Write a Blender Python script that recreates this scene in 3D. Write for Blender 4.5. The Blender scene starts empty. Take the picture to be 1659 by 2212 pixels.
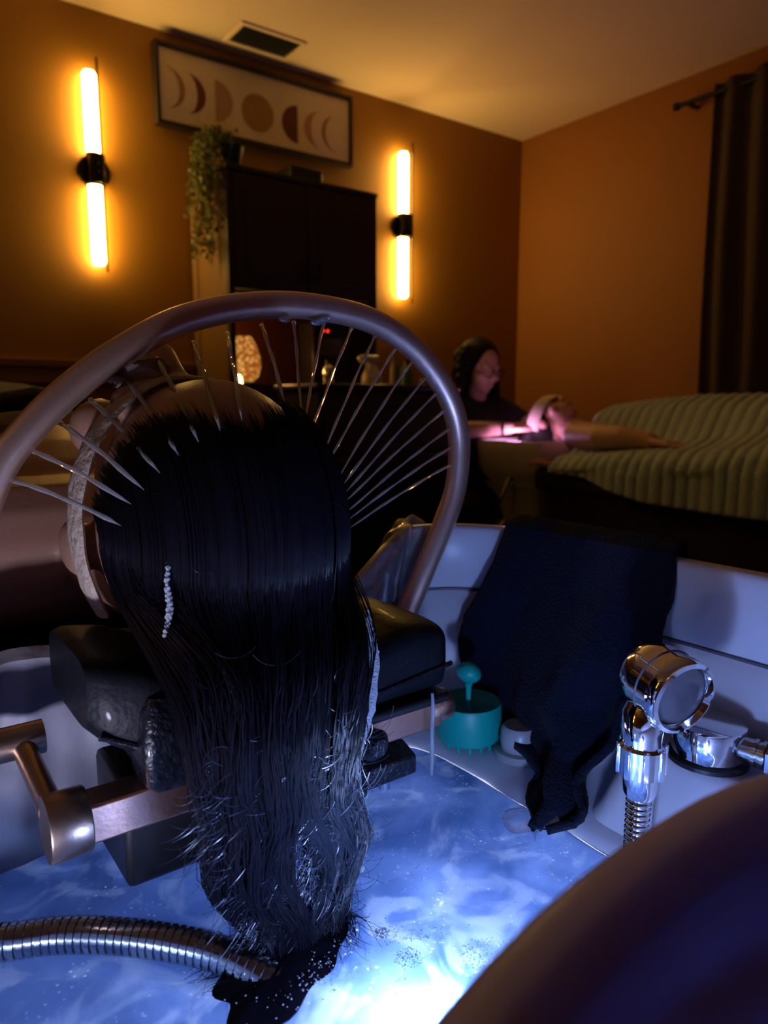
import bpy, math, random
import numpy as np
from mathutils import Vector, Matrix

random.seed(7)
RNG = np.random.default_rng(7)
SC = bpy.context.scene
COL = SC.collection

# ------------------------------------------------------------------ camera
YAW, PITCH = math.radians(53.67), math.radians(8.55)
fwd = Vector((math.cos(YAW) * math.cos(PITCH), math.sin(YAW) * math.cos(PITCH), -math.sin(PITCH)))
rgt = Vector((math.sin(YAW), -math.cos(YAW), 0))
upv = rgt.cross(fwd)
cd = bpy.data.cameras.new('camera')
cam = bpy.data.objects.new('camera', cd)
COL.objects.link(cam)
cam.matrix_world = Matrix(((rgt.x, upv.x, -fwd.x, 0), (rgt.y, upv.y, -fwd.y, 0), (rgt.z, upv.z, -fwd.z, 1.0), (0, 0, 0, 1)))
cd.sensor_fit = 'VERTICAL'
cd.sensor_height = 34.6
cd.lens = 1560 / 2212 * 34.6
cd.clip_start = 0.02
cd.dof.use_dof = True
cd.dof.focus_distance = 0.47
cd.dof.aperture_fstop = 8.0
SC.camera = cam

# ------------------------------------------------------------------ world, exposure
w = bpy.data.worlds.new('world')
SC.world = w
w.use_nodes = True
w.node_tree.nodes['Background'].inputs[0].default_value = (0.30, 0.22, 0.16, 1)
w.node_tree.nodes['Background'].inputs[1].default_value = 0.004
SC.view_settings.view_transform = 'Standard'
SC.view_settings.look = 'None'
SC.view_settings.exposure = 0.0
SC.view_settings.gamma = 1.0
SC.view_settings.use_curve_mapping = False
try:
    SC.cycles.use_denoising = True
    SC.cycles.max_bounces = 7
    SC.cycles.diffuse_bounces = 4
    SC.cycles.glossy_bounces = 3
    SC.cycles.transmission_bounces = 6
    SC.cycles.use_adaptive_sampling = True
    SC.cycles.adaptive_threshold = .07
    SC.cycles.transparent_max_bounces = 16
    SC.cycles.sample_clamp_indirect = 0.0
    SC.cycles.caustics_reflective = False
    SC.cycles.caustics_refractive = False
except Exception:
    pass

SCONCE_E = 38.0        # emission of the sconce tubes
LED_W = 1.6            # basin LED
UNDER_W = 5.5          # lamp under the water
LEFT_FILL_W = 3.0          # added fill lamp on the basin's left wall, out of view
SMALL_W = 1.6         # purple basin light by the second couch
AMBER_W = 2.6


# ------------------------------------------------------------------ materials
def mat(name, col, rough=.5, metal=0., noise=0., nscale=25., bump=0., bscale=120., coat=0., spec=.5,
        emis=None, estr=0., sss=0., sheen=0., trans=0., ior=1.45, aniso=0., col2=None):
    m = bpy.data.materials.new(name)
    m.use_nodes = True
    nt = m.node_tree
    b = nt.nodes['Principled BSDF']
    b.inputs['Base Color'].default_value = (*col, 1)
    b.inputs['Roughness'].default_value = rough
    b.inputs['Metallic'].default_value = metal
    b.inputs['Specular IOR Level'].default_value = spec
    b.inputs['IOR'].default_value = ior
    b.inputs['Coat Weight'].default_value = coat
    b.inputs['Coat Roughness'].default_value = .08
    b.inputs['Transmission Weight'].default_value = trans
    b.inputs['Sheen Weight'].default_value = sheen
    b.inputs['Anisotropic'].default_value = aniso
    if sss:
        b.inputs['Subsurface Weight'].default_value = sss
        b.inputs['Subsurface Radius'].default_value = (.01, .004, .002)
        b.inputs['Subsurface Scale'].default_value = .6
    if emis:
        b.inputs['Emission Color'].default_value = (*emis, 1)
        b.inputs['Emission Strength'].default_value = estr
    tc = nt.nodes.new('ShaderNodeTexCoord')
    if noise or col2:
        n = nt.nodes.new('ShaderNodeTexNoise')
        n.inputs['Scale'].default_value = nscale
        n.inputs['Detail'].default_value = 5
        nt.links.new(tc.outputs['Object'], n.inputs['Vector'])
        mx = nt.nodes.new('ShaderNodeMix')
        mx.data_type = 'RGBA'
        c2 = col2 or tuple(c * (1 - noise) for c in col)
        c1 = col if col2 else tuple(min(1, c * (1 + noise)) for c in col)
        mx.inputs['A'].default_value = (*c2, 1)
        mx.inputs['B'].default_value = (*c1, 1)
        nt.links.new(n.outputs['Fac'], mx.inputs['Factor'])
        nt.links.new(mx.outputs['Result'], b.inputs['Base Color'])
    if bump:
        n2 = nt.nodes.new('ShaderNodeTexNoise')
        n2.inputs['Scale'].default_value = bscale
        n2.inputs['Detail'].default_value = 6
        nt.links.new(tc.outputs['Object'], n2.inputs['Vector'])
        bp = nt.nodes.new('ShaderNodeBump')
        bp.inputs['Strength'].default_value = bump
        bp.inputs['Distance'].default_value = .004
        nt.links.new(n2.outputs['Fac'], bp.inputs['Height'])
        nt.links.new(bp.outputs['Normal'], b.inputs['Normal'])
    return m


def emitter(name, col, strength):
    m = bpy.data.materials.new(name)
    m.use_nodes = True
    nt = m.node_tree
    nt.nodes.remove(nt.nodes['Principled BSDF'])
    e = nt.nodes.new('ShaderNodeEmission')
    e.inputs[0].default_value = (*col, 1)
    e.inputs[1].default_value = strength
    nt.links.new(e.outputs[0], nt.nodes['Material Output'].inputs[0])
    return m


def wood(name, c1, c2, rough=.45, scale=9.):
    m = mat(name, c1, rough)
    nt = m.node_tree
    b = nt.nodes['Principled BSDF']
    tc = nt.nodes.new('ShaderNodeTexCoord')
    mp = nt.nodes.new('ShaderNodeMapping')
    mp.inputs['Scale'].default_value = (1, 1, .12)
    wv = nt.nodes.new('ShaderNodeTexNoise')
    wv.inputs['Scale'].default_value = scale * 4
    wv.inputs['Detail'].default_value = 8
    mx = nt.nodes.new('ShaderNodeMix')
    mx.data_type = 'RGBA'
    mx.inputs['A'].default_value = (*c1, 1)
    mx.inputs['B'].default_value = (*c2, 1)
    nt.links.new(tc.outputs['Object'], mp.inputs[0])
    nt.links.new(mp.outputs[0], wv.inputs['Vector'])
    nt.links.new(wv.outputs['Fac'], mx.inputs['Factor'])
    nt.links.new(mx.outputs['Result'], b.inputs['Base Color'])
    return m


def clear_plastic(name, tint=(.9, .95, 1), gloss=.12, milk=.0):
    m = bpy.data.materials.new(name)
    m.use_nodes = True
    nt = m.node_tree
    nt.nodes.remove(nt.nodes['Principled BSDF'])
    t = nt.nodes.new('ShaderNodeBsdfTransparent')
    t.inputs[0].default_value = (*tint, 1)
    g = nt.nodes.new('ShaderNodeBsdfGlossy')
    g.inputs['Roughness'].default_value = .08
    mx = nt.nodes.new('ShaderNodeMixShader')
    lw = nt.nodes.new('ShaderNodeLayerWeight')
    lw.inputs['Blend'].default_value = .35
    mt = nt.nodes.new('ShaderNodeMath')
    mt.operation = 'MULTIPLY_ADD'
    mt.inputs[1].default_value = .6
    mt.inputs[2].default_value = gloss
    mt.use_clamp = True
    nt.links.new(lw.outputs['Facing'], mt.inputs[0])
    nt.links.new(mt.outputs[0], mx.inputs[0])
    nt.links.new(t.outputs[0], mx.inputs[1])
    nt.links.new(g.outputs[0], mx.inputs[2])
    out = mx.outputs[0]
    if milk:
        d = nt.nodes.new('ShaderNodeBsdfTranslucent' if milk > .3 else 'ShaderNodeBsdfDiffuse')
        d.inputs[0].default_value = (.9, .93, .97, 1)
        m2 = nt.nodes.new('ShaderNodeMixShader')
        m2.inputs[0].default_value = milk
        nt.links.new(out, m2.inputs[1])
        nt.links.new(d.outputs[0], m2.inputs[2])
        out = m2.outputs[0]
    nt.links.new(out, nt.nodes['Material Output'].inputs[0])
    return m


MT = {}
MT['wall'] = mat('ochre_paint', (.29, .132, .012), .62, noise=.07, nscale=3, bump=.12, bscale=90)
MT['ceil'] = mat('ceiling_paint', (.90, .74, .55), .9, noise=.05, nscale=2, bump=.3, bscale=60)
MT['floor'] = wood('dark_floor', (.05, .03, .02), (.025, .015, .01))
MT['trim'] = wood('ochre_wood_trim', (.26, .13, .035), (.2, .09, .02))
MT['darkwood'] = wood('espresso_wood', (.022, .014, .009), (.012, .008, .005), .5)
MT['sidewood'] = wood('lit_side_wood', (.20, .105, .035), (.14, .07, .022), .5)  # armoire's left side, wood lightened for the light falling on it
MT['hutch'] = wood('hutch_back', (.30, .14, .05), (.22, .1, .03), .5)
MT['black'] = mat('black_plastic', (.012, .012, .014), .35, noise=.2)
MT['blackmetal'] = mat('black_metal', (.02, .018, .016), .3, .6, noise=.2)
MT['blackpu'] = mat('black_pu_foam', (.006, .007, .010), .45, noise=.3, bump=.18, bscale=160, coat=.03, spec=.12)
MT['wetblack'] = mat('wet_black_rubber', (.005, .006, .009), .2, bump=.6, bscale=220, coat=.3, noise=.2)
MT['chrome'] = mat('chrome', (.80, .82, .85), .07, 1., noise=.03, bump=.02, bscale=30)
MT['hosemetal'] = mat('hose_steel', (.42, .44, .47), .2, 1., noise=.08)
MT['rose'] = mat('rose_satin_metal', (.84, .60, .49), .37, .80, noise=.08, nscale=60, bump=.06, bscale=900, aniso=.3)
MT['copper'] = mat('brushed_copper', (.80, .44, .30), .34, 1., noise=.10, nscale=40, bump=.05, bscale=300)
MT['bronze'] = mat('brushed_bronze', (.42, .30, .22), .34, 1., noise=.12, nscale=60, bump=.05, bscale=400)
MT['acrylic'] = mat('white_acrylic', (.72, .72, .78), .32, noise=.03, nscale=6)


def let_light_through(m, col, f):
    nt = m.node_tree
    b = nt.nodes['Principled BSDF']
    tr = nt.nodes.new('ShaderNodeBsdfTranslucent')
    tr.inputs[0].default_value = (*col, 1)
    mx = nt.nodes.new('ShaderNodeMixShader')
    mx.inputs[0].default_value = f
    nt.links.new(b.outputs[0], mx.inputs[1])
    nt.links.new(tr.outputs[0], mx.inputs[2])
    nt.links.new(mx.outputs[0], nt.nodes['Material Output'].inputs[0])


let_light_through(MT['acrylic'], (.30, .50, .9), .14)
MT['seal'] = mat('grey_seal', (.10, .10, .12), .5, noise=.1)
MT['greyplastic'] = mat('grey_plastic', (.35, .36, .38), .3, noise=.06)
MT['teal'] = mat('teal_silicone', (.0, .36, .28), .42, noise=.08)
MT['towel'] = mat('navy_terry', (.004, .006, .020), .95, noise=.5, nscale=160, bump=.8, bscale=420, sheen=.04, spec=.2)
MT['hair'] = mat('wet_black_hair', (.007, .006, .010), .28, noise=.4, nscale=80, spec=.15)
MT['wetstrand'] = mat('wet_strand', (.010, .009, .014), .18, noise=.3, nscale=80, spec=.55)
MT['hairband'] = mat('embossed_headband', (.50, .40, .33), .7, noise=.12, nscale=70, bump=1., bscale=140)
MT['skin'] = mat('skin_warm', (.42, .23, .16), .42, noise=.08, nscale=40, bump=.1, bscale=250)
MT['skin2'] = mat('skin_light', (.52, .31, .23), .5, noise=.06, nscale=30)
MT['wrap'] = mat('maroon_wrap', (.060, .012, .022), .85, noise=.25, nscale=60, bump=.5, bscale=200)
MT['mattress'] = mat('dark_vinyl', (.02, .015, .014), .5, noise=.2)
MT['fluff'] = mat('sage_plush', (.40, .50, .50), .95, noise=.2, nscale=90, bump=1., bscale=160, sheen=.25)
MT['fluff2'] = mat('grey_plush', (.22, .22, .19), .95, noise=.25, nscale=90, bump=1., bscale=160, sheen=.2)
MT['linen'] = mat('cream_linen', (.60, .52, .42), .85, noise=.08, bump=.3)
MT['white'] = mat('white_plastic', (.74, .72, .64), .35, noise=.04)
MT['blackcloth'] = mat('black_cloth', (.014, .010, .010), .9, noise=.25, bump=.4)
MT['darkhair'] = mat('dark_brown_hair', (.006, .0035, .0025), .5, spec=.2, noise=.35, nscale=120, bump=.6, bscale=200)
MT['curtain'] = mat('dark_brown_curtain', (.060, .036, .020), .85, noise=.12, nscale=30, bump=.3, bscale=200)
MT['leaf'] = mat('ivy_leaf', (.16, .17, .035), .5, noise=.3, nscale=15)
MT['paper'] = mat('cream_paper', (.74, .64, .48), .8, noise=.03)
MT['tan'] = mat('print_tan', (.36, .22, .09), .8, noise=.12)
MT['rust'] = mat('print_rust', (.15, .045, .02), .8, noise=.15)
MT['peach'] = mat('print_peach', (.46, .27, .16), .8, noise=.1)
MT['gold'] = mat('print_gold', (.38, .23, .06), .8, noise=.15)
MT['vent'] = mat('vent_grey', (.045, .04, .035), .7, noise=.1)
MT['greenglass'] = mat('green_glass', (.10, .22, .14), .12, noise=.1, coat=.4)
MT['foam'] = mat('soap_foam', (.82, .85, .9), .5, noise=.08, nscale=300, bump=1., bscale=700)
MT['film'] = clear_plastic('clear_film', (.93, .95, .97), .07, .04)


def jet_mat():
    m = mat('clear_water_jet', (.95, .97, 1.), .02, trans=1., ior=1.33, noise=.02)
    nt = m.node_tree
    b = nt.nodes['Principled BSDF']
    tr = nt.nodes.new('ShaderNodeBsdfTranslucent')
    tr.inputs[0].default_value = (.9, .93, .97, 1)
    df = nt.nodes.new('ShaderNodeBsdfDiffuse')
    df.inputs[0].default_value = (.9, .93, .97, 1)
    m1 = nt.nodes.new('ShaderNodeMixShader')
    m2 = nt.nodes.new('ShaderNodeMixShader')
    m2.inputs[0].default_value = .45
    nt.links.new(tr.outputs[0], m1.inputs[1])
    nt.links.new(df.outputs[0], m1.inputs[2])
    nt.links.new(b.outputs[0], m2.inputs[1])
    nt.links.new(m1.outputs[0], m2.inputs[2])
    nt.links.new(m2.outputs[0], nt.nodes['Material Output'].inputs[0])
    return m


MT['jet'] = jet_mat()
MT['lens'] = mat('smoky_lens', (.10, .10, .12), .12, noise=.15, nscale=120, coat=.6)
MT['tube'] = emitter('sconce_glow', (1., .60, .14), SCONCE_E)
MT['tube_fill'] = emitter('fill_sconce_glow', (1., .60, .14), SCONCE_E * .33)  # weaker glow for the added sconce on the left wall
MT['led'] = emitter('led_lens', (.45, .65, 1.), 30)
MT['redled'] = emitter('red_indicator', (1., .03, .01), 3.0)
MT['pink'] = emitter('violet_led_lens', (.75, .35, 1.), 6.0)
MT['drop'] = clear_plastic('water_drop', (.85, .9, .95), .25, .1)


def liner_mat():
    m = mat('milky_liner', (.30, .30, .36), .5, noise=.1, nscale=20, bump=.35, bscale=40)
    return m


MT['liner'] = liner_mat()


def water_mat():
    """milky soapy water: a pale body colour with foam patches and a wet surface"""
    m = mat('soapy_water', (.40, .56, .74), .10, spec=.5, coat=.2)
    nt = m.node_tree
    b = nt.nodes['Principled BSDF']
    tc = nt.nodes.new('ShaderNodeTexCoord')
    n1 = nt.nodes.new('ShaderNodeTexNoise')
    n1.inputs['Scale'].default_value = 14
    n1.inputs['Detail'].default_value = 6
    n1.inputs['Distortion'].default_value = .8
    r1 = nt.nodes.new('ShaderNodeValToRGB')
    r1.color_ramp.elements[0].position = .30
    r1.color_ramp.elements[0].color = (.13, .22, .42, 1)
    r1.color_ramp.elements[1].position = .78
    r1.color_ramp.elements[1].color = (.36, .48, .74, 1)
    n2 = nt.nodes.new('ShaderNodeTexVoronoi')
    n2.inputs['Scale'].default_value = 230
    r2 = nt.nodes.new('ShaderNodeValToRGB')
    r2.color_ramp.elements[0].position = .10
    r2.color_ramp.elements[0].color = (1, 1, 1, 1)
    r2.color_ramp.elements[1].position = .24
    r2.color_ramp.elements[1].color = (0, 0, 0, 1)
    n3 = nt.nodes.new('ShaderNodeTexNoise')
    n3.inputs['Scale'].default_value = 30
    r3 = nt.nodes.new('ShaderNodeValToRGB')
    r3.color_ramp.elements[0].position = .50
    r3.color_ramp.elements[1].position = .68
    mul = nt.nodes.new('ShaderNodeMath')
    mul.operation = 'MULTIPLY'
    mx = nt.nodes.new('ShaderNodeMix')
    mx.data_type = 'RGBA'
    mx.inputs['B'].default_value = (.75, .8, .86, 1)
    for n in (n1, n2, n3):
        nt.links.new(tc.outputs['Object'], n.inputs['Vector'])
    nt.links.new(n1.outputs['Fac'], r1.inputs[0])
    nt.links.new(n2.outputs['Distance'], r2.inputs[0])
    nt.links.new(n3.outputs['Fac'], r3.inputs[0])
    nt.links.new(r2.outputs[0], mul.inputs[0])
    nt.links.new(r3.outputs[0], mul.inputs[1])
    nt.links.new(mul.outputs[0], mx.inputs['Factor'])
    nt.links.new(r1.outputs[0], mx.inputs['A'])
    nt.links.new(mx.outputs['Result'], b.inputs['Base Color'])
    f1 = nt.nodes.new('ShaderNodeTexNoise')
    f1.inputs['Scale'].default_value = 22
    f1.inputs['Detail'].default_value = 7
    f1.inputs['Distortion'].default_value = 1.2
    fr_ = nt.nodes.new('ShaderNodeValToRGB')
    fr_.color_ramp.elements[0].position = .53
    fr_.color_ramp.elements[0].color = (0, 0, 0, 1)
    fr_.color_ramp.elements[1].position = .62
    fr_.color_ramp.elements[1].color = (.26, .26, .26, 1)
    fm = nt.nodes.new('ShaderNodeMix')
    fm.data_type = 'RGBA'
    fm.inputs['B'].default_value = (.80, .86, .92, 1)
    nt.links.new(tc.outputs['Object'], f1.inputs['Vector'])
    nt.links.new(f1.outputs['Fac'], fr_.inputs[0])
    nt.links.new(fr_.outputs[0], fm.inputs['Factor'])
    nt.links.new(mx.outputs['Result'], fm.inputs['A'])
    nt.links.new(fm.outputs['Result'], b.inputs['Base Color'])
    fm.name = 'body_colour'
    nb = nt.nodes.new('ShaderNodeTexNoise')
    nb.inputs['Scale'].default_value = 60
    nb.inputs['Detail'].default_value = 3
    nt.links.new(tc.outputs['Object'], nb.inputs['Vector'])
    bp = nt.nodes.new('ShaderNodeBump')
    bp.inputs['Strength'].default_value = .18
    bp.inputs['Distance'].default_value = .004
    nt.links.new(nb.outputs['Fac'], bp.inputs['Height'])
    nt.links.new(bp.outputs['Normal'], b.inputs['Normal'])
    return m


MT['water'] = water_mat()
let_light_through(MT['water'], (.55, .75, .98), .5)
_nt = MT['water'].node_tree
_nt.links.new(_nt.nodes['body_colour'].outputs['Result'], [n for n in _nt.nodes if n.type == 'BSDF_TRANSLUCENT'][0].inputs[0])
let_light_through(MT['foam'], (.9, .95, 1.), .45)


def amber_mat():
    m = emitter('amber_mosaic', (1, .42, .06), 1.2)
    nt = m.node_tree
    e = [n for n in nt.nodes if n.type == 'EMISSION'][0]
    tc = nt.nodes.new('ShaderNodeTexCoord')
    v = nt.nodes.new('ShaderNodeTexVoronoi')
    v.inputs['Scale'].default_value = 70
    r = nt.nodes.new('ShaderNodeValToRGB')
    r.color_ramp.elements[0].color = (1, .55, .14, 1)
    r.color_ramp.elements[1].position = .55
    r.color_ramp.elements[1].color = (.25, .06, .005, 1)
    nt.links.new(tc.outputs['Object'], v.inputs['Vector'])
    nt.links.new(v.outputs['Distance'], r.inputs[0])
    nt.links.new(r.outputs[0], e.inputs[0])
    return m


MT['amber'] = amber_mat()


# ------------------------------------------------------------------ geometry collector
def V(*a):
    return Vector(a if len(a) > 1 else a[0])


def sm(a, b, x):
    t = min(1, max(0, (x - a) / (b - a)))
    return t * t * (3 - 2 * t)


def interp(keys, t):
    """piecewise linear over [(t, value or tuple)]"""
    if t <= keys[0][0]:
        return keys[0][1]
    for (t0, v0), (t1, v1) in zip(keys, keys[1:]):
        if t <= t1:
            k = (t - t0) / (t1 - t0)
            if isinstance(v0, tuple):
                return tuple(a + (b - a) * k for a, b in zip(v0, v1))
            return v0 + (v1 - v0) * k
    return keys[-1][1]


def catmull(pts, n):
    """smooth path through pts, n samples per span"""
    P = [V(p) for p in pts]
    P = [P[0] * 2 - P[1]] + P + [P[-1] * 2 - P[-2]]
    out = []
    for i in range(1, len(P) - 2):
        a, b, c, d = P[i - 1], P[i], P[i + 1], P[i + 2]
        for k in range(n):
            t = k / n
            out.append(.5 * ((2 * b) + (c - a) * t + (2 * a - 5 * b + 4 * c - d) * t * t + (3 * b - a - 3 * c + d) * t ** 3))
    out.append(P[-2])
    return out


def rrect(x0, x1, y0, y1, r, z, nc=12, ns=26):
    """closed rounded rectangle, counter-clockwise, same point count for any size"""
    pts = []
    cs = [((x1 - r, y0 + r), -90), ((x1 - r, y1 - r), 0), ((x0 + r, y1 - r), 90), ((x0 + r, y0 + r), 180)]
    for i, ((cx, cy), a0) in enumerate(cs):
        for k in range(nc + 1):
            a = math.radians(a0 + 90 * k / nc)
            pts.append(V(cx + r * math.cos(a), cy + r * math.sin(a), z))
        (nx, ny), na = cs[(i + 1) % 4]
        a = math.radians(na)
        q = V(nx + r * math.cos(a), ny + r * math.sin(a), z)
        p = pts[-1]
        for k in range(1, ns):
            pts.append(p.lerp(q, k / ns))
    return pts


class G:
    def __init__(s):
        s.v, s.f = [], []

    def add(s, vs, fs):
        o = len(s.v)
        s.v += [tuple(v) for v in vs]
        s.f += [tuple(i + o for i in f) for f in fs]
        return s

    def box(s, c, d, rz=0, rot=None):
        c = V(c)
        R = rot or Matrix.Rotation(rz, 3, 'Z')
        vs = [c + R @ V(sx * d[0] / 2, sy * d[1] / 2, sz * d[2] / 2) for sx in (-1, 1) for sy in (-1, 1) for sz in (-1, 1)]
        return s.add(vs, [(0, 1, 3, 2), (4, 6, 7, 5), (0, 4, 5, 1), (2, 3, 7, 6), (0, 2, 6, 4), (1, 5, 7, 3)])

    def bb(s, x0, x1, y0, y1, z0, z1):
        return s.box(((x0 + x1) / 2, (y0 + y1) / 2, (z0 + z1) / 2), (x1 - x0, y1 - y0, z1 - z0))

    def loft(s, rings, caps=(True, True), close=False):
        n = len(rings[0])
        vs = [p for r in rings for p in r]
        fs = []
        m = len(rings)
        for i in range(m if close else m - 1):
            for j in range(n):
                a, b = i * n + j, i * n + (j + 1) % n
                c, d = ((i + 1) % m) * n + (j + 1) % n, ((i + 1) % m) * n + j
                fs.append((a, b, c, d))
        if not close:
            if caps[0]:
                fs.append(tuple(range(n - 1, -1, -1)))
            if caps[1]:
                fs.append(tuple((m - 1) * n + j for j in range(n)))
        return s.add(vs, fs)

    def tube(s, path, r, n=12, caps=True, close=False, flat=1., ref=None):
        P = [V(p) for p in path]
        m = len(P)
        rings = []
        up = ref and V(ref)
        prev = None
        for i, p in enumerate(P):
            t = (P[(i + 1) % m] - P[i - 1]) if close else (P[min(i + 1, m - 1)] - P[max(i - 1, 0)])
            t.normalize()
            if up is not None:
                a = (up - t * up.dot(t)).normalized()
            elif prev is None:
                q = V(0, 0, 1) if abs(t.z) < .9 else V(1, 0, 0)
                a = (q - t * q.dot(t)).normalized()
            else:
                a = (prev - t * prev.dot(t)).normalized()
            prev = a
            b = t.cross(a)
            ri = r[i] if isinstance(r, (list, tuple)) else r
            rings.append([p + a * (ri * math.cos(2 * math.pi * k / n)) + b * (ri * flat * math.sin(2 * math.pi * k / n)) for k in range(n)])
        return s.loft(rings, (caps, caps), close)

    def lathe(s, prof, o=(0, 0, 0), axis=(0, 0, 1), n=24, caps=True):
        o, ax = V(o), V(axis).normalized()
        q = V(0, 0, 1) if abs(ax.z) < .9 else V(1, 0, 0)
        a = (q - ax * q.dot(ax)).normalized()
        b = ax.cross(a)
        rings = [[o + ax * h + (a * math.cos(2 * math.pi * k / n) + b * math.sin(2 * math.pi * k / n)) * max(r, 1e-5) for k in range(n)] for r, h in prof]
        return s.loft(rings, (caps, caps))

    def ell(s, c, r, n=20, m=12, rot=None):
        c = V(c)
        R = rot or Matrix.Identity(3)
        rings = []
        for i in range(m + 1):
            th = math.pi * (i + .02) / (m + .04)
            rings.append([c + R @ V(r[0] * math.sin(th) * math.cos(2 * math.pi * k / n), r[1] * math.sin(th) * math.sin(2 * math.pi * k / n), -r[2] * math.cos(th)) for k in range(n)])
        return s.loft(rings)

    def cap(s, a, b, ra, rb, n=14):
        """tapered capsule"""
        a, b = V(a), V(b)
        d = b - a
        L = max(d.length, 1e-5)
        pr = []
        for i in range(5):
            t = math.pi / 2 * i / 4
            pr.append((ra * math.sin(t), -ra * math.cos(t)))
        for i in range(5):
            t = math.pi / 2 * i / 4
            pr.append((rb * math.cos(t), L + rb * math.sin(t)))
        return s.lathe(pr, a, d, n)

    def chain(s, pts, rs):
        for i in range(len(pts) - 1):
            s.cap(pts[i], pts[i + 1], rs[i], rs[i + 1])
        return s

    def grid(s, fn, nu, nv, thick=0.):
        """surface fn(u,v), optionally with a second side"""
        vs = [V(fn(i / nu, j / nv)) for i in range(nu + 1) for j in range(nv + 1)]
        fs = []
        w_ = nv + 1
        for i in range(nu):
            for j in range(nv):
                fs.append((i * w_ + j, (i + 1) * w_ + j, (i + 1) * w_ + j + 1, i * w_ + j + 1))
        return s.add(vs, fs)


def rawmesh(name, vs, fs, smooth=True):
    me = bpy.data.meshes.new(name)
    me.from_pydata([tuple(v) for v in vs], [], fs)
    me.validate()
    me.update()
    if smooth:
        me.polygons.foreach_set('use_smooth', [True] * len(me.polygons))
    return me


class Thing:
    """one top-level thing: an Empty at its base with its parts as children"""

    def __init__(s, name, label, cat, base, group=None, kind=None):
        s.base = V(base)
        s.o = bpy.data.objects.new(name, None)
        s.o.empty_display_size = .02
        COL.objects.link(s.o)
        s.o.location = s.base
        s.o['label'] = label
        s.o['category'] = cat
        if group:
            s.o['group'] = group
        if kind:
            s.o['kind'] = kind

    def part(s, name, g, m, parent=None, smooth=True, bevel=0., seg=2, sub=0, solid=0., label=None, kind=None, sharp=40):
        return put(name, g, m, s.base, parent or s.o, smooth, bevel, seg, sub, solid, label, None, None, kind, sharp)


def put(name, g, m, base=(0, 0, 0), parent=None, smooth=True, bevel=0., seg=2, sub=0, solid=0., label=None, cat=None, group=None, kind=None, sharp=40):
    base = V(base)
    if isinstance(g, G):
        me = rawmesh(name, [V(v) - base for v in g.v], g.f, smooth)
    else:
        me = g
    me.materials.clear()
    me.materials.append(MT[m] if isinstance(m, str) else m)
    o = bpy.data.objects.new(name, me)
    COL.objects.link(o)
    if parent is not None:
        o.parent = parent
    else:
        o.location = base
    if solid:
        md = o.modifiers.new('thickness', 'SOLIDIFY')
        md.thickness = solid
        md.offset = 0
    if bevel:
        md = o.modifiers.new('bevel', 'BEVEL')
        md.width = bevel
        md.segments = seg
        md.limit_method = 'ANGLE'
        md.angle_limit = math.radians(35)
    if sub:
        md = o.modifiers.new('subsurf', 'SUBSURF')
        md.levels = md.render_levels = sub
    if smooth and sharp and not sub:
        try:
            me.set_sharp_from_angle(angle=math.radians(sharp))
        except Exception:
            pass
    if label:
        o['label'] = label
    if cat:
        o['category'] = cat
    if group:
        o['group'] = group
    if kind:
        o['kind'] = kind
    return o


def structure(name, g, m, smooth=False, bevel=0., label=None):
    return put(name, g, m, smooth=smooth, bevel=bevel, kind='structure', label=label)


def fused(g, voxel=.006, smooth=6, base=(0, 0, 0)):
    """one continuous surface grown over overlapping volumes"""
    base = V(base)
    me = rawmesh('tmp', [V(v) - base for v in g.v], g.f)
    o = bpy.data.objects.new('tmp', me)
    COL.objects.link(o)
    md = o.modifiers.new('r', 'REMESH')
    md.mode = 'VOXEL'
    md.voxel_size = voxel
    md.use_smooth_shade = True
    md2 = o.modifiers.new('s', 'SMOOTH')
    md2.iterations = smooth
    md2.factor = .5
    dg = bpy.context.evaluated_depsgraph_get()
    r = bpy.data.meshes.new_from_object(o.evaluated_get(dg))
    r.polygons.foreach_set('use_smooth', [True] * len(r.polygons))
    bpy.data.objects.remove(o)
    bpy.data.meshes.remove(me)
    return r


def lamp(name, loc, power, col, radius, parent=None, base=(0, 0, 0), kind='POINT'):
    ld = bpy.data.lights.new(name, kind)
    ld.energy = power
    ld.color = col
    ld.shadow_soft_size = radius
    o = bpy.data.objects.new(name, ld)
    COL.objects.link(o)
    o.location = V(loc) - V(base)
    if parent is not None:
        o.parent = parent
    return o


def strands(paths, rad, K=3):
    """paths (N,M,3), rad (N,M) -> verts, faces of thin tubes"""
    N, M_, _ = paths.shape
    T = np.gradient(paths, axis=1)
    T /= np.linalg.norm(T, axis=2, keepdims=True) + 1e-9
    ref = np.zeros_like(T)
    ref[..., 1] = 1.
    ref[..., 0] = .35
    A = ref - T * (ref * T).sum(2, keepdims=True)
    A /= np.linalg.norm(A, axis=2, keepdims=True) + 1e-9
    B = np.cross(T, A)
    ang = np.arange(K) * 2 * np.pi / K
    vs = paths[:, :, None, :] + rad[:, :, None, None] * (A[:, :, None, :] * np.cos(ang)[None, None, :, None] + B[:, :, None, :] * np.sin(ang)[None, None, :, None])
    idx = np.arange(N * M_ * K).reshape(N, M_, K)
    f = np.stack([idx[:, :-1, :], np.roll(idx, -1, 2)[:, :-1, :], np.roll(idx, -1, 2)[:, 1:, :], idx[:, 1:, :]], -1).reshape(-1, 4)
    return vs.reshape(-1, 3), f


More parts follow.
